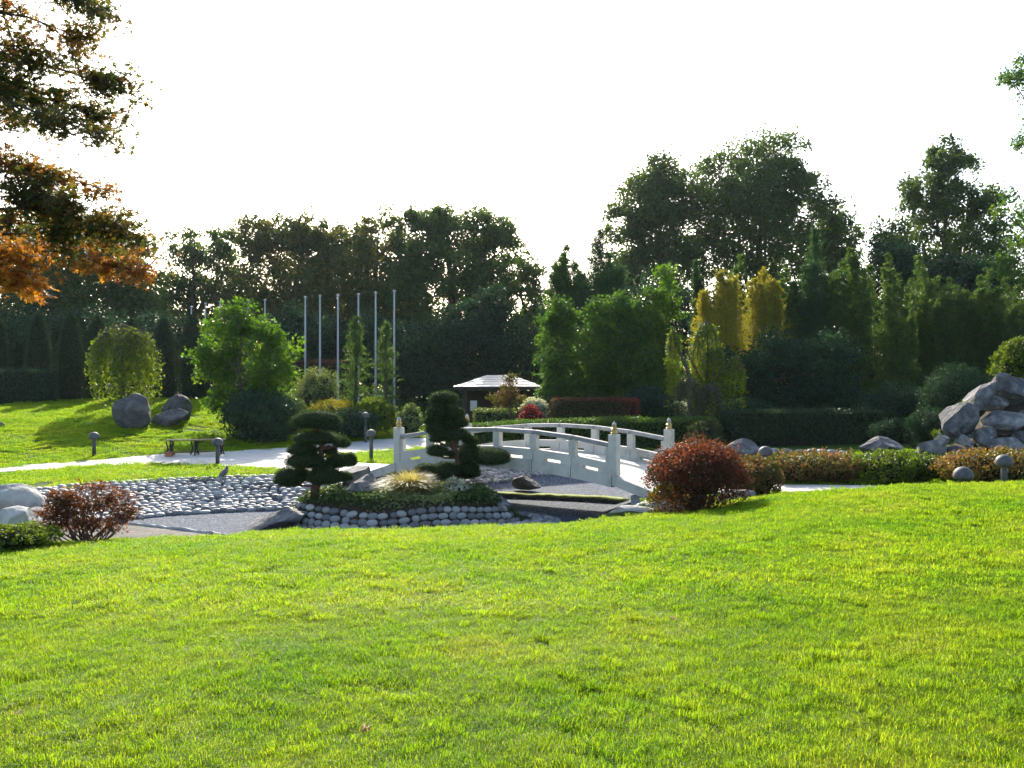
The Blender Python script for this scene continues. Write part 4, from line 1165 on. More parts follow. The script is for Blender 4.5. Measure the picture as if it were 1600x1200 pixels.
tree('oak_tree', 'tall ragged tree at the right with a thin pointed top', 1475, 67, [(1476, 258, 38, 36), (1512, 252, 26, 15), (1462, 300, 58, 40), (1500, 330, 62, 46), (1425, 370, 52, 48), (1520, 395, 68, 56), (1450, 430, 80, 50)], L['oak'], 5, 2.15, 109, group=G_BACK, trunk_r=.38)
tree('oak_tree', 'tall leafy tree cut by the right edge of the picture', 1665, 48, [(1640, 110, 62, 50), (1660, 200, 58, 50), (1650, 330, 72, 62), (1640, 430, 70, 80), (1690, 520, 70, 80)], L['mid'], 5.5, 2.0, 110, group=G_BACK, trunk_r=.35)
tree('oak_tree', 'dark bushy tree under the ragged tall tree at the right', 1400, 56, [(1400, 430, 60, 50), (1480, 460, 80, 60), (1560, 470, 70, 70), (1340, 480, 60, 60)], L['dark'], 5, 2.6, 111, group=G_BACK)
tree('oak_tree', 'dark filling tree behind the flagpole feet', 520, 58, [(480, 540, 70, 60), (560, 550, 70, 60), (620, 560, 60, 60)], L['dark'], 5, 3.0, 112, group=G_BACK, trunk_r=.25)
tree('oak_tree', 'dark evergreen mass behind the left side of the pavilion', 680, 54, [(650, 560, 60, 60), (720, 540, 60, 60), (700, 600, 80, 40), (780, 555, 55, 60), (760, 490, 36, 40)], L['dark'], 4.5, 3.0, 113, group=G_BACK, trunk_r=.25)
tree('oak_tree', 'dark trees massed behind the clipped thuja columns', 130, 57, [(30, 540, 80, 70), (130, 550, 90, 65), (230, 545, 70, 60), (320, 560, 60, 50)], L['dark'], 5, 3.0, 114, group=G_BACK, trunk_r=.25)
tree('oak_tree', 'dim tree filling the gap right of the pavilion', 900, 58, [(880, 540, 60, 80), (960, 520, 70, 80), (1040, 500, 60, 80)], L['dark'], 5, 2.8, 115, group=G_BACK, trunk_r=.25)

tree('oak_tree', 'dark tree filling in behind the golden conifers', 1170, 60, [(1120, 520, 70, 60), (1200, 500, 70, 60), (1280, 500, 60, 60), (1340, 520, 50, 60)], L['dark'], 5, 2.6, 116, group=G_BACK, trunk_r=.25)

# woodland farther back, one mass
rng = rng_of(400); n = 26000
wx = rng.uniform(-75, 75, n); wy = rng.uniform(84, 92, n); wz = 1.3 + rng.uniform(0, 1, n) ** .9 * (6.5 + 2.0 * np.sin(wx * .3) + 1.2 * np.sin(wx * .83 + 1))
me = leaves_mesh('far_woodland', np.c_[wx, wy, wz], rng.normal(size=(n, 3)), rng.normal(size=(n, 3)), rng.uniform(.5, 1.0, n), rng.normal(.4, .2, n), L['dark'])
link('far_woodland', me, label='dark undergrowth of the far wood behind all the trees', cat='woodland', kind='stuff')

# ================================================================== MID TREES AND CONIFERS
G_C = 'conifers behind the bridge'
plumes('cypress_tree', 'tall dark green cypress rising behind the bridge', 938, 364, 50, 140, L['conifer'], 4.0, 120, G_C, lead=16, slim=.56, fall=.5, up=.6, lai=4.0)
plumes('cypress_tree', 'lighter green bushy cypress left of the tall dark one', 884, 386, 51, 100, L['mid'], 4.0, 121, G_C, lead=12, slim=.6, fall=.25, up=.5, lai=4.0)
plumes('cypress_tree', 'slim dark cypress left of the golden conifers', 1087, 410, 44, 50, L['conifer'], 3.6, 122, G_C, lead=6, slim=.65, fall=.3, up=.9, lai=4.0)
plumes('golden_conifer', 'left and wider of the two golden conifers', 1130, 404, 42, 104, L['golden'], 3.8, 123, 'golden conifers', lead=14, slim=.62, fall=.34, up=.8, lai=4.4, blunt=.92, tintfun=lambda p: .2 * wave(p, 4, .9, 2))
plumes('golden_conifer', 'right and slimmer of the two golden conifers', 1194, 402, 42.6, 78, L['golden'], 3.8, 124, 'golden conifers', lead=12, slim=.64, fall=.30, up=.8, lai=4.4, blunt=.92, tintfun=lambda p: -.12 + .2 * wave(p, 6, .9, 2))
plumes('cypress_tree', 'broad dark conifer with a pointed top right of the golden pair', 1274, 362, 45, 112, L['conifer'], 4.0, 125, G_C, lead=14, slim=.55, fall=.55, up=.8, lai=4.0)
for i, (px, pt, d, w, lab) in enumerate([(1330, 388, 44, 70, 'tall sunlit bamboo plume right of the pointed dark conifer'), (1388, 396, 46, 50, 'slender bamboo plume behind the shorter lit one'),
                                         (1402, 430, 42, 44, 'short brightly lit bamboo plume in front'), (1436, 402, 46, 80, 'feathery bamboo plume under the ragged tall tree'),
                                         (1490, 446, 44, 90, 'low arching bamboo clump between two lit plumes'), (1545, 420, 44, 95, 'wide sunlit bamboo clump near the right edge'),
                                         (1600, 466, 43, 90, 'dim bamboo clump cut by the right edge'), (1228, 414, 46, 56, 'yellow-green bamboo showing behind the slim golden conifer'), (1158, 394, 47, 46, 'pale bamboo tip showing between the golden conifers')]):
    plumes('bamboo_clump', lab, px, pt, d, w * 1.55, L['bamboo'], 4.6, 130 + i, 'bamboo along the right boundary', cat='bamboo', lead=max(9, int(w / 5)), slim=.40, fall=.32, up=.5, out=.8, droop=.5, tintm=.5, t0=.06, lai=3.0)
G_M = 'leafy trees behind the hedges'
tree('leafy_tree', 'bright-leaved tree with lit left side, right of the pavilion', 880, 41, [(875, 500, 28, 34), (870, 550, 34, 44), (890, 600, 40, 44), (860, 615, 22, 34)], L['mid'], 5, 2.8, 140, cpl=60, group=G_M, trunk_r=.1, up=.8)
tree('leafy_tree', 'broad green tree with lit upper leaves behind the red hedge', 965, 41.5, [(950, 490, 42, 34), (990, 510, 34, 44), (940, 550, 52, 50), (985, 590, 50, 50), (930, 610, 50, 36)], L['mid'], 5, 3.0, 141, cpl=60, group=G_M, trunk_r=.14, up=.8)
tree('leafy_tree', 'upright tree with pale lit leaves left of the slim cypress', 1038, 43, [(1038, 440, 18, 28), (1030, 480, 34, 34), (1025, 540, 38, 44), (1040, 590, 30, 50)], L['bright'], 5, 2.2, 142, cpl=60, group=G_M, trunk_r=.12, up=.8)
tree('dark_tree', 'dark evergreen mass behind the right hedge, under the golden conifers', 1180, 40, [(1150, 590, 50, 50), (1215, 565, 50, 50), (1285, 580, 55, 60), (1220, 625, 80, 34), (1300, 625, 60, 36)], L['dark'], 4.5, 2.6, 143, group=G_M, trunk_r=.2)
tree('dark_tree', 'dark evergreen mass under the bamboo at the right', 1440, 48.5, [(1370, 580, 60, 55), (1440, 570, 65, 60), (1520, 570, 65, 60), (1590, 560, 60, 60), (1450, 620, 90, 36), (1540, 610, 60, 36)], L['dark'], 4.5, 2.6, 144, group=G_M, trunk_r=.2)
tree('leafy_tree', 'bright green multi-stemmed young tree on the left lawn beside the flagpoles', 385, 36.5, [(370, 500, 26, 32), (345, 540, 38, 40), (405, 525, 42, 36), (435, 555, 34, 44), (370, 585, 56, 44), (420, 600, 40, 34), (330, 575, 26, 34), (345, 625, 26, 20)], L['bright'], 6, 2.0, 145, cpl=60, trunk_r=.09, up=.5, jitter=1.1)
tree('shrub_tree', 'small red-tipped acer in front of the pavilion', 795, 36.5, [(797, 590, 7, 10), (796, 608, 15, 10), (788, 624, 20, 12), (805, 622, 17, 10)], L['azalea'], 3.6, 1.8, 146, cpl=60, trunk_r=.05, limbs=10)

# slim open conifers by the flagpoles
for i, (px, pt, w, lab) in enumerate([(556, 497, 46, 'open yellow-green young conifer, the left of two by the flagpoles'), (603, 505, 40, 'open young conifer, the right of two by the flagpoles')]):
    plumes('young_conifer', lab, px, pt, 45, w, L['bamboo'], 4.6, 150 + i, 'young conifers by the flagpoles', lead=1, slim=.85, fall=.2, up=.15, out=1.0, lai=1.5)

# clipped thuja columns
TH = [(-2, 497, 30), (60, 490, 40), (110, 490, 42), (152, 496, 40), (205, 500, 40), (256, 498, 40), (300, 493, 40), (333, 510, 34)]
for i, (px, pt, w) in enumerate(TH):
    column('clipped_thuja', f'clipped dark thuja column, {ORD[i]} from the left in its row', px, pt, 46 + (i % 2) * .3, w, L['thuja'], 2.6, 160 + i, 'row of clipped thuja columns', bump=.03, thick=.08, rise=1.2, cat='thuja')

# ================================================================== WEEPING TREES
def weeping(name, label, px, d, arches, mat, leafpx, seed, group=None, base_px=None):
    """arches: (px, top py, bottom py, half width px) mushroom-shaped veils of hanging shoots"""
    rng = rng_of(seed); x = (px - 800) / F * d; bz = h1(x, d) - .05; base = np.array([x, d, bz])
    root = thing(name, label, 'weeping tree', base, group)
    ls = leafpx * d / F; cs = []; tw = MB(); ten = []; tints = []
    for (ax, at, ab, hw) in arches:
        top0 = top = P(ax, at, d); bot = P(ax, ab, d)[2]; rw = hw * d / F
        ns = int(hw * 1.25) + 8
        limb(tw, (0, 0, (top[2] - bz) * .45), top - base, .05, .025, rng, 6, .06)
        for s in range(ns):
            a = rng.uniform(0, 6.28); rr_ = rw * rng.uniform(.25, 1) ** .6
            e = np.array([math.cos(a) * rr_, math.sin(a) * rr_ * .9])
            drop = (top[2] - bot) * rng.uniform(.35, 1.05); n = 9; top = top0 + np.array([0, 0, rng.uniform(-.35, .06) * rw])
            t = np.linspace(0, 1, n)
            rad = np.minimum(1, (t * 2.2)) ** .7
            zz = top[2] - drop * np.maximum(0, t - .10 * (1 - t)) ** 1.15 * (.55 + .45 * t) + .0
            zz += -.55 * rr_ * rad ** 2
            p = np.c_[top[0] + e[0] * rad, top[1] + e[1] * rad, np.maximum(zz, bz + .1)]
            tw.tube(p - base, np.linspace(.012, .004, n), 4, cap=False)
            m = int(max(12, drop / ls * 2.5))
            tt = rng.uniform(.12, 1, m)
            q = np.stack([np.interp(tt, t, p[:, k]) for k in range(3)], 1) + rng.normal(0, ls * .55, (m, 3))
            cs.append(q); tints.append(rng.normal(.45, .2, m) + rng.normal(0, .12))
    c = np.concatenate(cs); n = len(c)
    tan = rng.normal(size=(n, 3)) * .7 + np.array([0, 0, -1]); nrm = rng.normal(size=(n, 3)) + np.array([0, -.3, 0])
    link('crown', leaves_mesh('crown', c - base, nrm, tan, ls * rng.uniform(.7, 1.3, n), np.concatenate(tints), mat), root)
    tp = P(arches[0][0], arches[0][1] + 8, d)
    tw.tube([(0, 0, -.05), (.03, 0, .5), ((tp[0] - x) * .6, 0, (tp[2] - bz) * .7), tp - base], [.11, .09, .07, .035], 7)
    link('trunk', tw.mesh('trunk', M['bark'], smooth=True), root)
weeping('weeping_tree', 'domed weeping tree behind the big boulder on the left lawn', 192, 38.5, [(190, 508, 622, 52), (168, 515, 622, 34), (215, 515, 622, 36)], L['weeping'], 4.6, 170)
weeping('weeping_tree', 'tall yellow-green weeping tree with several hanging columns behind the hedge', 1104, 35, [(1052, 516, 640, 13), (1104, 502, 660, 26), (1115, 540, 660, 24), (1148, 556, 640, 17)], L['weeping'], 4.2, 171)
weeping('weeping_tree', 'low grey-green weeping shrub at the foot of the tall weeping tree', 1082, 34.2, [(1075, 590, 660, 30), (1110, 600, 655, 26)], L['weeping_grey'], 4.0, 172)

# ================================================================== HEDGES
hedge('clipped_hedge', 'long clipped green hedge curving behind the bridge', [(-1.9, 28.5), (-.3, 29.9), (2, 31.6), (4.6, 32.6), (7.3, 33.0)], 1.1, [1.14, 1.16, 1.2, 1.22, 1.22], L['box'], .075, 520, 180)
hedge('clipped_hedge', 'straight clipped dark hedge in shade at the right', [(7.9, 33.4), (10.5, 33.6), (13.8, 33.8)], 1.1, [1.5, 1.5, 1.5], L['thuja'], .08, 420, 181)  # darker leaf colour carries the shade lying on this hedge
hedge('clipped_hedge', 'low clipped dark hedge at the far left before the thujas', [(-29, 44), (-25.5, 44), (-22.7, 44)], 1.3, [3.2, 3.2, 3.2], L['dark'], .10, 330, 182)
hedge('clipped_hedge', 'clipped hedge turning red along its right end, behind the bridge', [(1.7, 37), (3.4, 37.1), (5.15, 37)], 1.1, [1.86, 1.92, 1.86], L['red'], .085, 430, 183, tintfun=lambda p: .50 * sstep((p[:, 0] - 3.8) / 1.3) - .28 + .3 * sstep((p[:, 2] - 1.75) / .15))
hedge('clipped_hedge', 'short clipped hedge with pale tips by the notice board', [(-1.55, 37), (.1, 37)], 1.0, [1.45, 1.45], L['pale'], .08, 420, 184, tintm=.15)
hedge('clipped_hedge', 'brownish clipped hedge behind the flagpoles', [(-12.5, 52), (-9.3, 52)], 1.2, [3.9, 3.9], L['red'], .11, 260, 185, tintm=.2)

# ================================================================== SHRUBS
G_B = 'shrubs of the border beyond the path'
dome('border_shrub', 'large dark round bush with silvery tips beyond the bench', 408, 617, 35.5, 104, L['dark'], 4.2, 190, group=G_B, box_n=3)
dome('border_shrub', 'pale-tipped bush behind the cloud-pruned pine on the left', 452, 618, 37.5, 54, L['pale'], 4.2, 191, group=G_B, tintm=.3)
dome('border_shrub', 'pale variegated arching shrub in front of the flagpoles', 494, 580, 42, 80, L['pale'], 4.6, 192, group=G_B, tpl=LANCE, thick=.5)
dome('border_shrub', 'low golden-yellow spreading shrub', 517, 624, 38, 78, L['yellowlow'], 4.2, 193, group=G_B, tpl=LANCE, rise=1)
dome('border_shrub', 'loose yellow-green bush left of the bridge post', 586, 621, 38.5, 62, L['azalea_green'], 5, 194, group=G_B, thick=.6, core=.6)
dome('border_shrub', 'small pale loose bush behind the left bridge post', 641, 636, 39, 40, L['pale'], 4.6, 195, group=G_B, thick=.5, tintm=.3)
dome('border_shrub', 'dark low bush between the yellow shrub and the bridge', 545, 640, 37.4, 90, L['dark'], 4.2, 196, group=G_B)
dome('border_shrub', 'white-flowering low bush behind the red one near the pavilion', 838, 625, 37.5, 50, L['white'], 4, 197, group=G_B, tintfun=lambda p: .45 * sstep((p[:, 2] - 1.5) / .3))
dome('border_shrub', 'small crimson bush between the clipped hedges', 831, 638, 36.2, 40, L['crimson'], 4, 198, group=G_B, tintm=.6)
dome('border_shrub', 'silvery dwarf bush at the right end of the long hedge', 1097, 658, 31, 54, L['weeping_grey'], 3.6, 199, group=G_B)
dome('border_shrub', 'dark round shrub right of the weeping tree', 1168, 622, 37.2, 80, L['dark'], 4, 200, group=G_B)
dome('border_shrub', 'dark shrub under the acer before the pavilion', 800, 630, 38.3, 60, L['dark'], 4, 201, group=G_B)
dome('border_shrub', 'dark shrub below the broad green tree', 1010, 610, 38.5, 90, L['dark'], 4.2, 202, group=G_B)
G_RH = 'rhododendrons left of the rockery'
dome('rhododendron', 'large dim rhododendron above the end of the dark hedge', 1400, 600, 35.6, 100, L['dark'], 5, 203, group=G_RH, tpl=LANCE, thick=.4)
dome('rhododendron', 'dim rhododendron close to the rockery flank', 1452, 640, 30, 76, L['dark'], 5, 204, group=G_RH, tpl=LANCE, thick=.4)
dome('rhododendron', 'dim rhododendron behind the top of the rockery', 1500, 566, 33, 110, L['dark'], 5, 205, group=G_RH, tpl=LANCE, thick=.4)
dome('rhododendron', 'low dim rhododendron between hedge end and rockery', 1395, 655, 31.4, 70, L['dark'], 5, 206, group=G_RH, tpl=LANCE, thick=.4)

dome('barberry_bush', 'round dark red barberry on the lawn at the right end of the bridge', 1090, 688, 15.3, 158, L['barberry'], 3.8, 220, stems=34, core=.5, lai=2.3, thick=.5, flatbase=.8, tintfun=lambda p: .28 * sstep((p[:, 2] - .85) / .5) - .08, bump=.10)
dome('azalea_bush', 'small yellow-green azalea at the left foot of the red barberry', 1043, 757, 16.4, 54, L['azalea_green'], 4, 221, stems=8)
dome('azalea_bush', 'rounded reddish azalea right behind the barberry', 1178, 716, 18.2, 84, L['azalea'], 4.2, 222, tintm=.45)
az = dict(depth=.8, box_n=3.2, bump=.14, thick=.3, bumpf=5.0)
dome('azalea_bush', 'pink-tipped azalea hedge left of the green one, before the shaded stream', 1265, 708, 21.4, 146, L['azalea'], 4.4, 223, tintm=.55, **az)
dome('azalea_bush', 'green azalea hedge before the foot of the rockery', 1408, 708, 21.0, 160, L['azalea_green'], 4.4, 224, tintm=.4, **az)
dome('azalea_bush', 'orange-tipped azalea hedge at the right edge below the rockery', 1570, 705, 19.4, 180, L['azalea_orange'], 4.4, 225, tintm=.55, **az)
tree('maple_bush', 'bushy red dwarf maple on the left pond bank', 135, 14.6, [(100, 778, 34, 14), (150, 768, 36, 16), (185, 785, 30, 18), (85, 800, 30, 14), (130, 792, 46, 18), (195, 806, 22, 14), (120, 815, 45, 14), (160, 822, 40, 12), (75, 825, 22, 12)], L['redmaple'], 5.5, 1.5, 226, cpl=30, cat='shrub', trunk_r=.03, limbs=46, multi=.12, tpl=STAR, up=.9, flat=.5, bark='bark_red')
dome('azalea_bush', 'yellow-green azalea at the left edge below the red dwarf maple', 28, 818, 13.6, 130, L['azalea_green'], 5, 227, stems=10, lai=1.8, thick=.5, bump=.25)
dome('clipped_shrub', 'yellow-green rounded shrub on top of the rockery', 1606, 529, 24.2, 94, L['azalea_green'], 4.4, 228, base_z=2.35, bump=.2, bumpf=6, tintm=.5, thick=.3, depth=.9)

# ================================================================== CLOUD-PRUNED TREES ON THE ISLAND
def cloud_tree(name, label, d, basepx, pads, trunk, seed):
    rng = rng_of(seed); b = P(basepx, 0, d); bz = float(isl_h(b[0], d)) - .04; base = np.array([b[0], d, bz])
    root = thing(name, label, 'topiary tree', base, 'cloud-pruned trees on the island')
    m = d / F; spine = np.array([P(px, py, d) for px, py in trunk]); spine[0][2] = bz
    mb = MB(); k = len(spine)
    tt = np.linspace(0, 1, 16); sp = np.stack([np.interp(tt, np.linspace(0, 1, k), spine[:, j]) for j in range(3)], 1)
    for _ in range(2): sp[1:-1] = (sp[:-2] + 2 * sp[1:-1] + sp[2:]) / 4
    sp[1:-1, 1] += rng.normal(0, .015, 14); sp[1:-1, 0] += rng.normal(0, .012, 14)
    mb.tube(sp - base, np.linspace(.115, .03, 16), 8)
    for (px, py, w, h, dd) in pads:
        c = P(px, py, d + dd); r = np.array([w * .52 * m, w * .48 * m, h * .5 * m * 1.12])
        i = int(np.argmin(np.abs(sp[:, 2] - (c[2] - .12)))); limb(mb, sp[i] - base, c - base - np.array([0, 0, r[2] * .4]), .035, .018, rng, 5, .1)
        ps = int(rng.integers(1e6))
        def shape(u):
            q = u.copy(); q[:, 2] = np.where(q[:, 2] < 0, q[:, 2] * .55, q[:, 2])
            return q * r * (1 + .13 * wave(u, ps, 2.6, 3))[:, None]
        v, f = ico(3)
        pad = link('pad', mesh_np('pad', shape(v) * .92 + c - base, f, smooth=True, mat=M['dark_core']), root)
        n = int(2600 * (w * h) / 1200) + 260
        u = unit(rng.normal(size=(n, 3))); p = shape(u) * rng.uniform(.88, 1.04, n)[:, None] + c - base
        nr = unit(u + rng.normal(size=(n, 3)) * .9); tn = u * 1.0 + rng.normal(size=(n, 3)) * .6 + np.array([0, 0, .35])
        me = leaves_mesh('needles', p, nr, tn, rng.uniform(.030, .058, n), rng.normal(.42, .22, n), L['yew'], LANCE)
        link('needles', me, pad)
    link('trunk', mb.mesh('trunk', M['bark_red'], smooth=True), root)
cloud_tree('cloud_pruned_tree', 'shorter cloud-pruned tree with a domed top on the left of the island', 20.0, 492,
    [(493, 659, 72, 34, 0), (495, 686, 76, 24, .1), (535, 693, 26, 18, -.1), (474, 704, 46, 20, -.1), (514, 705, 26, 16, .15), (478, 722, 58, 30, -.12), (527, 722, 36, 26, .1), (546, 721, 24, 24, .0),
     (450, 750, 44, 30, -.1), (468, 744, 34, 26, .15), (506, 747, 52, 32, -.12), (536, 746, 30, 16, .1)],
    [(492, 780), (494, 760), (497, 735), (503, 708), (501, 688), (496, 668)], 230)
cloud_tree('cloud_pruned_tree', 'taller cloud-pruned tree with many pads in front of the bridge rail', 21.0, 722,
    [(693, 625, 45, 26, 0), (680, 645, 26, 22, -.1), (697, 648, 32, 26, .1), (713, 647, 24, 18, -.05), (672, 659, 19, 15, -.1), (700, 661, 42, 24, .1), (720, 662, 22, 17, -.1), (680, 672, 30, 20, -.1), (698, 680, 52, 26, .05),
     (718, 681, 38, 20, -.1), (736, 690, 26, 16, 0), (682, 687, 22, 12, .1), (685, 706, 33, 20, -.15), (704, 710, 12, 10, -.1), (767, 717, 58, 32, -.1), (733, 713, 38, 38, .1), (665, 736, 36, 20, -.1), (697, 738, 44, 28, -.12), (731, 737, 38, 34, .05)],
    [(722, 765), (721, 745), (718, 722), (710, 700), (702, 670), (694, 638)], 231)

# grasses
def tuft(name, label, base, r, h, mat, n, seed, lean=1.0, wid=.012, group=None, cat='grass clump'):
    rng = rng_of(seed); V = []; Fc = []; T = []
    for i in range(n):
        a = rng.uniform(0, 6.28); l = h * rng.uniform(.65, 1.25); o = rng.uniform(0, .3) * r
        dr = np.array([math.cos(a), math.sin(a), 0]); sd_ = np.array([-dr[1], dr[0], 0]) * wid * rng.uniform(.6, 1.3)
        reach = r * rng.uniform(.25, 1.05) * lean
        k0 = len(V)
        for j, t in enumerate((0, .35, .7, 1.0)):
            p = dr * (o + reach * t ** 1.5) + np.array([0, 0, l * (t - .55 * lean * (reach / r) * t ** 3)])
            p[2] = max(p[2], .005)
            if j < 3: V += [p - sd_ * (1 - t * .7), p + sd_ * (1 - t * .7)]
            else: V.append(p)
        tv = rng.normal(.5, .22); T += [tv] * 7
        Fc += [(k0, k0 + 1, k0 + 3), (k0, k0 + 3, k0 + 2), (k0 + 2, k0 + 3, k0 + 5), (k0 + 2, k0 + 5, k0 + 4), (k0 + 4, k0 + 5, k0 + 6)]
    return link(name, mesh_np(name, np.array(V), np.array(Fc), tint=np.clip(T, 0, 1), mat=mat), None, label, cat, group, None, tuple(base))
gb = P(640, 780, 19.95); tuft('ornamental_grass', 'mound of straw-yellow ornamental grass on the island', (gb[0], gb[1], float(isl_h(gb[0], gb[1])) - .02), .80, .66, L['straw'], 1500, 240)
for i, (px, py, d, r, h, lab) in enumerate([(1506, 641, 22.2, .22, .3, 'tuft of green grass on the shoulder of the rockery'), (1470, 700, 21.4, .16, .3, 'bright little fern-like tuft between the lowest rockery stones'),
                                            (1560, 597, 23.1, .16, .18, 'yellowish grass tuft beside the crowning boulder'), (1462, 684, 21.9, .2, .26, 'thin grass tuft sticking out of the rockery flank')]):
    q = P(px, py, d); tuft('grass_tuft', lab, q, r, h, L['azalea_green'], 120, 245 + i, wid=.008, group='grass tufts on the rockery')

# ground cover on the island
rng = rng_of(250); n = 12000
a = rng.uniform(0, 2 * math.pi, n); r = np.sqrt(rng.uniform(0, 1, n)) * np.where(np.sin(a) > -.1, .97, .80)
gx_ = IC[0] + IRX * r * np.cos(a); gy_ = IC[1] + IRY * r * np.sin(a)
hh = .16 + .10 * wave(np.c_[gx_, gy_, gx_ * 0], 8, 3.0, 3)
gz_ = isl_h(gx_, gy_) + np.maximum(.01, hh) * rng.uniform(.3, 1.1, n)
pale = sstep((gx_ + 3.0) / .5) * sstep((-1.0 - gx_) / .5) * .5
me = leaves_mesh('ground_cover', np.c_[gx_, gy_, gz_], rng.normal(size=(n, 3)) * .7 + np.array([0, 0, 1]), rng.normal(size=(n, 3)), rng.uniform(.05, .10, n), rng.normal(.42, .2, n) + pale * 1.35 + .06, L['ivy'])
link('ground_cover', me, label='low leafy ground cover with pale leaves on the island', cat='ground cover', kind='stuff')
dome('variegated_shrub', 'small white-variegated shrub at the right of the island', 714, 750, 20.0, 42, L['white'], 3.6, 251, base_z=-.1, tintm=.55, lai=1.6)
dome('island_shrub', 'dark green leafy shrub at the right end of the island', 738, 764, 20.2, 50, L['box'], 3.6, 252, base_z=-.12)

# ================================================================== MAPLE OVERHEAD AT THE LEFT
def near_maple():
    rng = rng_of(300)
    tx, ty = -6.6, 6.2; tz = h1(tx, ty) - .05; base = np.array([tx, ty, tz])
    root = thing('japanese_maple', 'overhanging maple branches with turning orange-green leaves at the upper left', 'maple tree', base)
    mb = MB(); V = []; cs = []; nr = []; tn = []; tint = []; sz = []
    sp = np.array([(tx, ty, tz), (tx + .15, ty, 1.4), (tx + .5, ty - .1, 2.6), (tx + .55, ty, 3.6), (tx + .8, ty + .1, 4.8), (tx + .7, ty, 5.8)])
    mb.tube(sp - base, [.20, .15, .12, .09, .06, .03], 9)
    # sprays: (tip px, tip py, root px, root py, spread px (vertical), colour shift, distance, leaves)
    SPR = [(150, 12, -220, -30, 34, .05, 5.6, 250), (135, 60, -200, 10, 34, .30, 5.5, 330), (170, 20, -160, -90, 36, .0, 5.8, 260), (120, 95, -200, 90, 26, .30, 5.7, 200),
           (90, 150, -230, 110, 40, -.05, 5.5, 420), (225, 155, -150, 90, 30, .02, 5.5, 470), (205, 190, -150, 150, 30, .02, 5.6, 430), (160, 215, -130, 160, 22, -.03, 5.4, 270), (60, 195, -220, 165, 22, .18, 5.7, 200),
           (50, 262, -230, 250, 16, .25, 5.6, 240), (178, 302, -200, 262, 18, .42, 5.5, 470), (110, 322, -230, 300, 26, .15, 5.5, 420), (215, 370, -150, 330, 26, .12, 5.5, 480), (130, 370, -240, 350, 32, -.02, 5.4, 420),
           (262, 405, -120, 370, 16, .55, 5.5, 330), (225, 430, -120, 395, 13, .75, 5.6, 220), (90, 420, -240, 410, 22, .75, 5.6, 330), (70, 450, -240, 425, 18, .95, 5.5, 330), (50, 458, -200, 445, 12, 1.0, 5.6, 200),
           (-60, 130, -420, 90, 60, .05, 5.9, 300), (-60, 330, -430, 300, 70, .1, 5.9, 360), (-120, 20, -450, -20, 70, .05, 6.0, 260)]
    for (tpx, tpy, rpx, rpy, spv, cshift, d, nl) in SPR:
        nl = int(nl * 2.9)
        dr = d + rng.uniform(-.3, .5)
        a = P(rpx, rpy, dr); b = P(tpx, tpy, d + rng.uniform(-.35, .35))
        k = int(np.argmin(np.abs(sp[:, 2] - (a[2] - .25)))); limb(mb, sp[k] - base, a - base, .035, .018, rng, 6, .06)
        t = np.linspace(0, 1, 8)[:, None]; dn = np.array([0, 0, -1.0])
        main = a + (b - a) * t + np.sin(t * math.pi) * np.array([0, 0, .10]) + rng.normal(size=(8, 3)) * .012
        mb.tube(main - base, np.linspace(.016, .003, 8), 5)
        m = d / F; ht = spv * m
        # side twigs
        tips = []
        for j in range(16):
            u = rng.uniform(.15, 1.0); s0 = np.array([np.interp(u, t[:, 0], main[:, q]) for q in range(3)])
            ax = unit((b - a)[None])[0]
            dv = ax * rng.uniform(.3, 1) + np.array([0, rng.normal(0, .8), 0]) + np.array([0, 0, rng.normal(-.1, .55)])
            e = s0 + unit(dv[None])[0] * ht * rng.uniform(1.2, 3.4) * (1.1 - .6 * u)
            mb.tube(np.array([s0, (s0 + e) / 2 + rng.normal(size=3) * .01, e]) - base, [.006, .004, .002], 4, cap=False)
            tips.append((s0, e))
        tips.append((main[5], b)); tips.append((main[3], main[6]))
        ii = rng.integers(0, len(tips), nl); uu = rng.uniform(.05, 1.05, nl)
        A = np.array([q[0] for q in tips])[ii]; B = np.array([q[1] for q in tips])[ii]
        c = A + (B - A) * uu[:, None] + rng.normal(size=(nl, 3)) * np.array([.045, .06, .028])
        cs.append(c)
        out = unit(B - A)
        nr.append(rng.normal(size=(nl, 3)) * .55 + np.array([0, -.25, .9])); tn.append(out + rng.normal(size=(nl, 3)) * .6 + np.array([0, 0, -.35]))
        tint.append(rng.normal(.13 + cshift * .70, .15, nl) + rng.normal(0, .07, len(tips))[ii]); sz.append(rng.uniform(.037, .064, nl))
    link('crown', leaves_mesh('crown', np.concatenate(cs) - base, np.concatenate(nr), np.concatenate(tn), np.concatenate(sz), np.concatenate(tint), L['maple'], STAR), root)
    link('trunk', mb.mesh('trunk', M['bark'], smooth=True), root)
near_maple()

# fallen leaves on the lawn
for i, (px, py, lab) in enumerate([(562, 1137, 'reddish fallen maple leaf on the near lawn'), (8, 1104, 'orange fallen maple leaf at the left edge of the lawn'), (16, 1118, 'second orange fallen leaf at the left edge of the lawn'), (1048, 968, 'small brown fallen leaf in the middle of the lawn'), (935, 860, 'tiny dark fallen leaf below the island')]):
    d = 1.7 * F / (py - HOR)
    for _ in range(20):
        x = (px - 800) / F * d; d = (CAMZ - h1(x, d) - .05) * F / (py - HOR)
    me = leaves_mesh('fallen_leaf', np.zeros((1, 3)), np.array([[.2, -.4, 1]]), np.array([[1, .3 * i, 0]]), .085 if d < 8 else .12, np.array([.5]), L['fallen'], STAR)
    link('fallen_leaf', me, None, lab, 'leaf', 'fallen leaves on the lawn', None, ((px - 800) / F * d, d, h1((px - 800) / F * d, d) + .05))

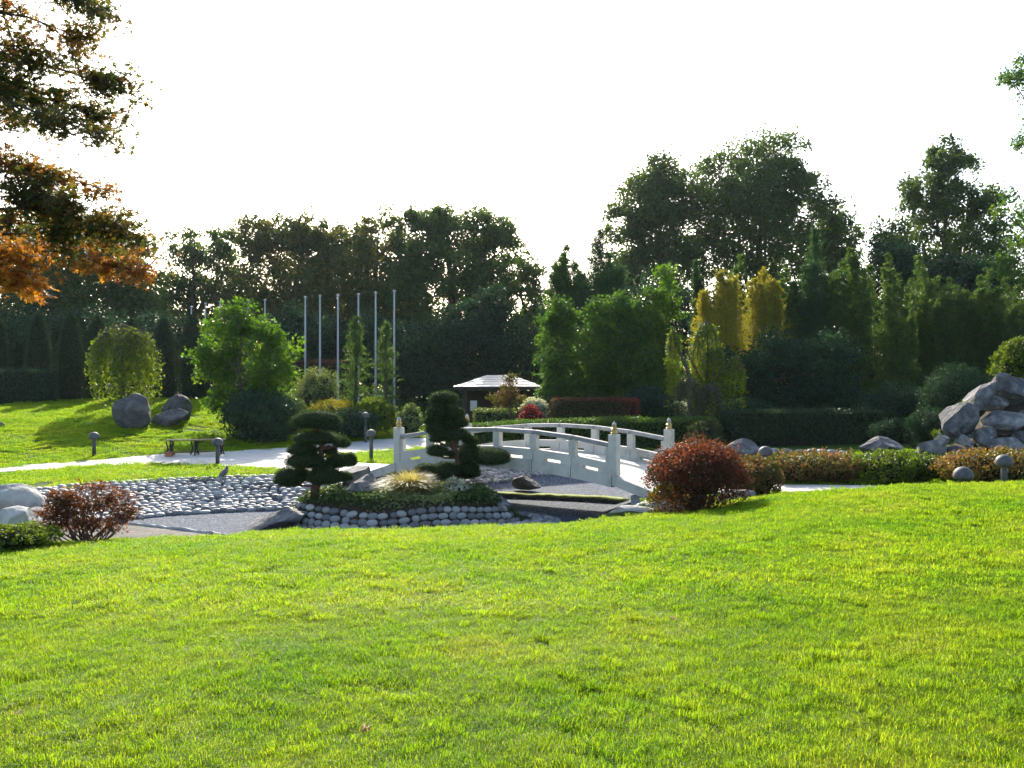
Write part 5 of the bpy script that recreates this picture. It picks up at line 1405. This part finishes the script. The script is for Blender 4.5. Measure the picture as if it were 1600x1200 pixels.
# ================================================================== GRASS
def patch_mesh(seed, n, size, hgt, wid):
    rng = rng_of(seed)
    p = rng.uniform(-size / 2, size / 2, (n, 2)); keep = np.hypot(p[:, 0], p[:, 1]) < size * .56; p = p[keep]; n = len(p)
    a = rng.uniform(0, 6.28, n); l = hgt * rng.uniform(.55, 1.25, n); ln = rng.uniform(.3, 1.6, n)
    dr = np.stack([np.cos(a), np.sin(a)], 1); sd_ = np.stack([-dr[:, 1], dr[:, 0]], 1) * (wid * rng.uniform(.7, 1.3, n))[:, None] / 2
    V = np.zeros((n, 5, 3))
    for j, (t, w) in enumerate(((0, 1), (.55, .85))):
        q = p + dr * (l * ln * t ** 1.8)[:, None]; z = l * t * (1 - .25 * ln * t)
        V[:, j * 2, :2] = q - sd_ * w; V[:, j * 2 + 1, :2] = q + sd_ * w; V[:, j * 2, 2] = V[:, j * 2 + 1, 2] = z - (.01 if j == 0 else 0)
    V[:, 4, :2] = p + dr * (l * ln)[:, None]; V[:, 4, 2] = l * (1 - .25 * ln) * .97
    f = np.array([(0, 1, 3), (0, 3, 2), (2, 3, 4)])
    F_ = (f[None] + (np.arange(n) * 5)[:, None, None]).reshape(-1, 3)
    me = mesh_np('grass_patch', V.reshape(-1, 3), F_, mat=M['grass'])
    return bpy.data.objects.new('grass_patch', me)

def grass_object(name, label, pts, rot, scl, patch):
    me = bpy.data.meshes.new(name); n = len(pts)
    me.vertices.add(n); me.vertices.foreach_set('co', np.asarray(pts, np.float32).ravel())
    a = me.attributes.new('rot', 'FLOAT_VECTOR', 'POINT'); a.data.foreach_set('vector', np.asarray(rot, np.float32).ravel())
    a = me.attributes.new('scl', 'FLOAT_VECTOR', 'POINT'); a.data.foreach_set('vector', np.asarray(scl, np.float32).ravel())
    me.update()
    o = link(name, me, None, label, 'grass', None, 'stuff')
    ng = bpy.data.node_groups.new(name, 'GeometryNodeTree')
    ng.interface.new_socket('Geometry', in_out='INPUT', socket_type='NodeSocketGeometry'); ng.interface.new_socket('Geometry', in_out='OUTPUT', socket_type='NodeSocketGeometry')
    gi = ng.nodes.new('NodeGroupInput'); go = ng.nodes.new('NodeGroupOutput')
    m2p = ng.nodes.new('GeometryNodeMeshToPoints'); iop = ng.nodes.new('GeometryNodeInstanceOnPoints')
    oi = ng.nodes.new('GeometryNodeObjectInfo'); oi.inputs['Object'].default_value = patch; oi.inputs['As Instance'].default_value = True
    r = ng.nodes.new('GeometryNodeInputNamedAttribute'); r.data_type = 'FLOAT_VECTOR'; r.inputs['Name'].default_value = 'rot'
    s = ng.nodes.new('GeometryNodeInputNamedAttribute'); s.data_type = 'FLOAT_VECTOR'; s.inputs['Name'].default_value = 'scl'
    e2r = ng.nodes.new('FunctionNodeEulerToRotation')
    lk = ng.links.new
    lk(gi.outputs[0], m2p.inputs['Mesh']); lk(m2p.outputs[0], iop.inputs['Points']); lk(oi.outputs['Geometry'], iop.inputs['Instance'])
    lk(r.outputs['Attribute'], e2r.inputs[0]); lk(e2r.outputs[0], iop.inputs['Rotation']); lk(s.outputs['Attribute'], iop.inputs['Scale'])
    lk(iop.outputs[0], go.inputs[0])
    md = o.modifiers.new('grass', 'NODES'); md.node_group = ng
    return o

def lawn_points(rng, x0, x1, y0, y1, dens):
    n = int((x1 - x0) * (y1 - y0) * dens)
    x = rng.uniform(x0, x1, n); y = rng.uniform(y0, y1, n)
    k = np.abs(x) < .60 * y + 1.2
    x, y = x[k], y[k]
    ok = poly_sd(POND, x, y) < -.10
    for pth, w in zip(PATHS, PW):
        ok &= line_d(pth, x, y) > np.max(w) * .5 + .0 if np.ndim(w) == 0 else np.ones(len(x), bool)
    # the first path changes width along its run
    c = PATHS[0]; seg = np.r_[0, np.cumsum(np.hypot(*np.diff(c, axis=0).T))]; tt = np.arange(0, seg[-1], .4)
    cc_ = np.stack([np.interp(tt, seg, c[:, 0]), np.interp(tt, seg, c[:, 1])], 1); ww = np.interp(tt, seg, PW[0]) / 2
    d2 = np.sqrt(((np.stack([x, y], 1)[:, None, :] - cc_[None]) ** 2).sum(-1)) - ww[None]
    ok &= d2.min(1) > -.02
    x, y = x[ok], y[ok]
    return x, y, H(x, y) + micro(x, y) + .014

patches_near = [patch_mesh(500 + i, 380, .26, .042, .0030) for i in range(3)]
patches_mid = [patch_mesh(510 + i, 330, .40, .038, .0052) for i in range(2)]
patches_far = [patch_mesh(520 + i, 300, .75, .045, .012) for i in range(2)]
def add_grass(zones, patches, seed, label, name):
    rng = rng_of(seed); xs = []
    for z in zones:
        xs.append(np.stack(lawn_points(rng, *z), 1))
    p = np.concatenate(xs); pick = rng.integers(0, len(patches), len(p))
    nz = np.clip(.5 + .6 * wave(np.c_[p[:, :2], p[:, :1] * 0], 77, 2.6, 4), 0, 1)
    for i, pt in enumerate(patches):
        q = p[pick == i]; n = len(q)
        k = (.82 + .42 * nz[pick == i]) * rng.uniform(.8, 1.2, n)
        rot = np.c_[rng.normal(0, .13, n), rng.normal(0, .13, n), rng.uniform(0, 6.28, n)]
        grass_object(name, label[i], q, rot, np.c_[np.ones(n), np.ones(n), k], pt)
LB = ['short bright green grass of the near lawn', 'fine green grass of the near lawn', 'mixed green grass of the near lawn']
add_grass([(-6, 6, 2.9, 7.5, 105)], patches_near, 530, LB, 'lawn_grass')
add_grass([(-11, 11, 7.3, 18.5, 60)], patches_mid, 531, ['green grass of the lawn up to the pond crest', 'bright grass of the lawn up to the pond crest'], 'lawn_grass')
add_grass([(-24, -3, 18.5, 46, 13), (-3, 13, 18.5, 30, 10), (-4, 8, 30, 42, 6)], patches_far, 532, ['sunlit grass on the slope beyond the pond', 'shaded and sunlit grass beyond the pond'], 'lawn_grass')

# ================================================================== ADDED HAZE
def haze(density):
    m, nt, out = nodes_of('haze')
    v = N(nt, 'ShaderNodeVolumePrincipled'); v.inputs['Color'].default_value = (.78, .89, 1.0, 1); v.inputs['Density'].default_value = density; v.inputs['Anisotropy'].default_value = .45
    nt.links.new(v.outputs[0], out.inputs['Volume'])
    mb = MB(); mb.box(-420, 420, -190, 660, -4, 34)  # added volume that lifts the dark trees as lens veiling would
    mb.obj('haze', m, None, kind='stuff', label='thin added haze standing in for lens veil over the far trees', cat='haze')
haze(.00010)
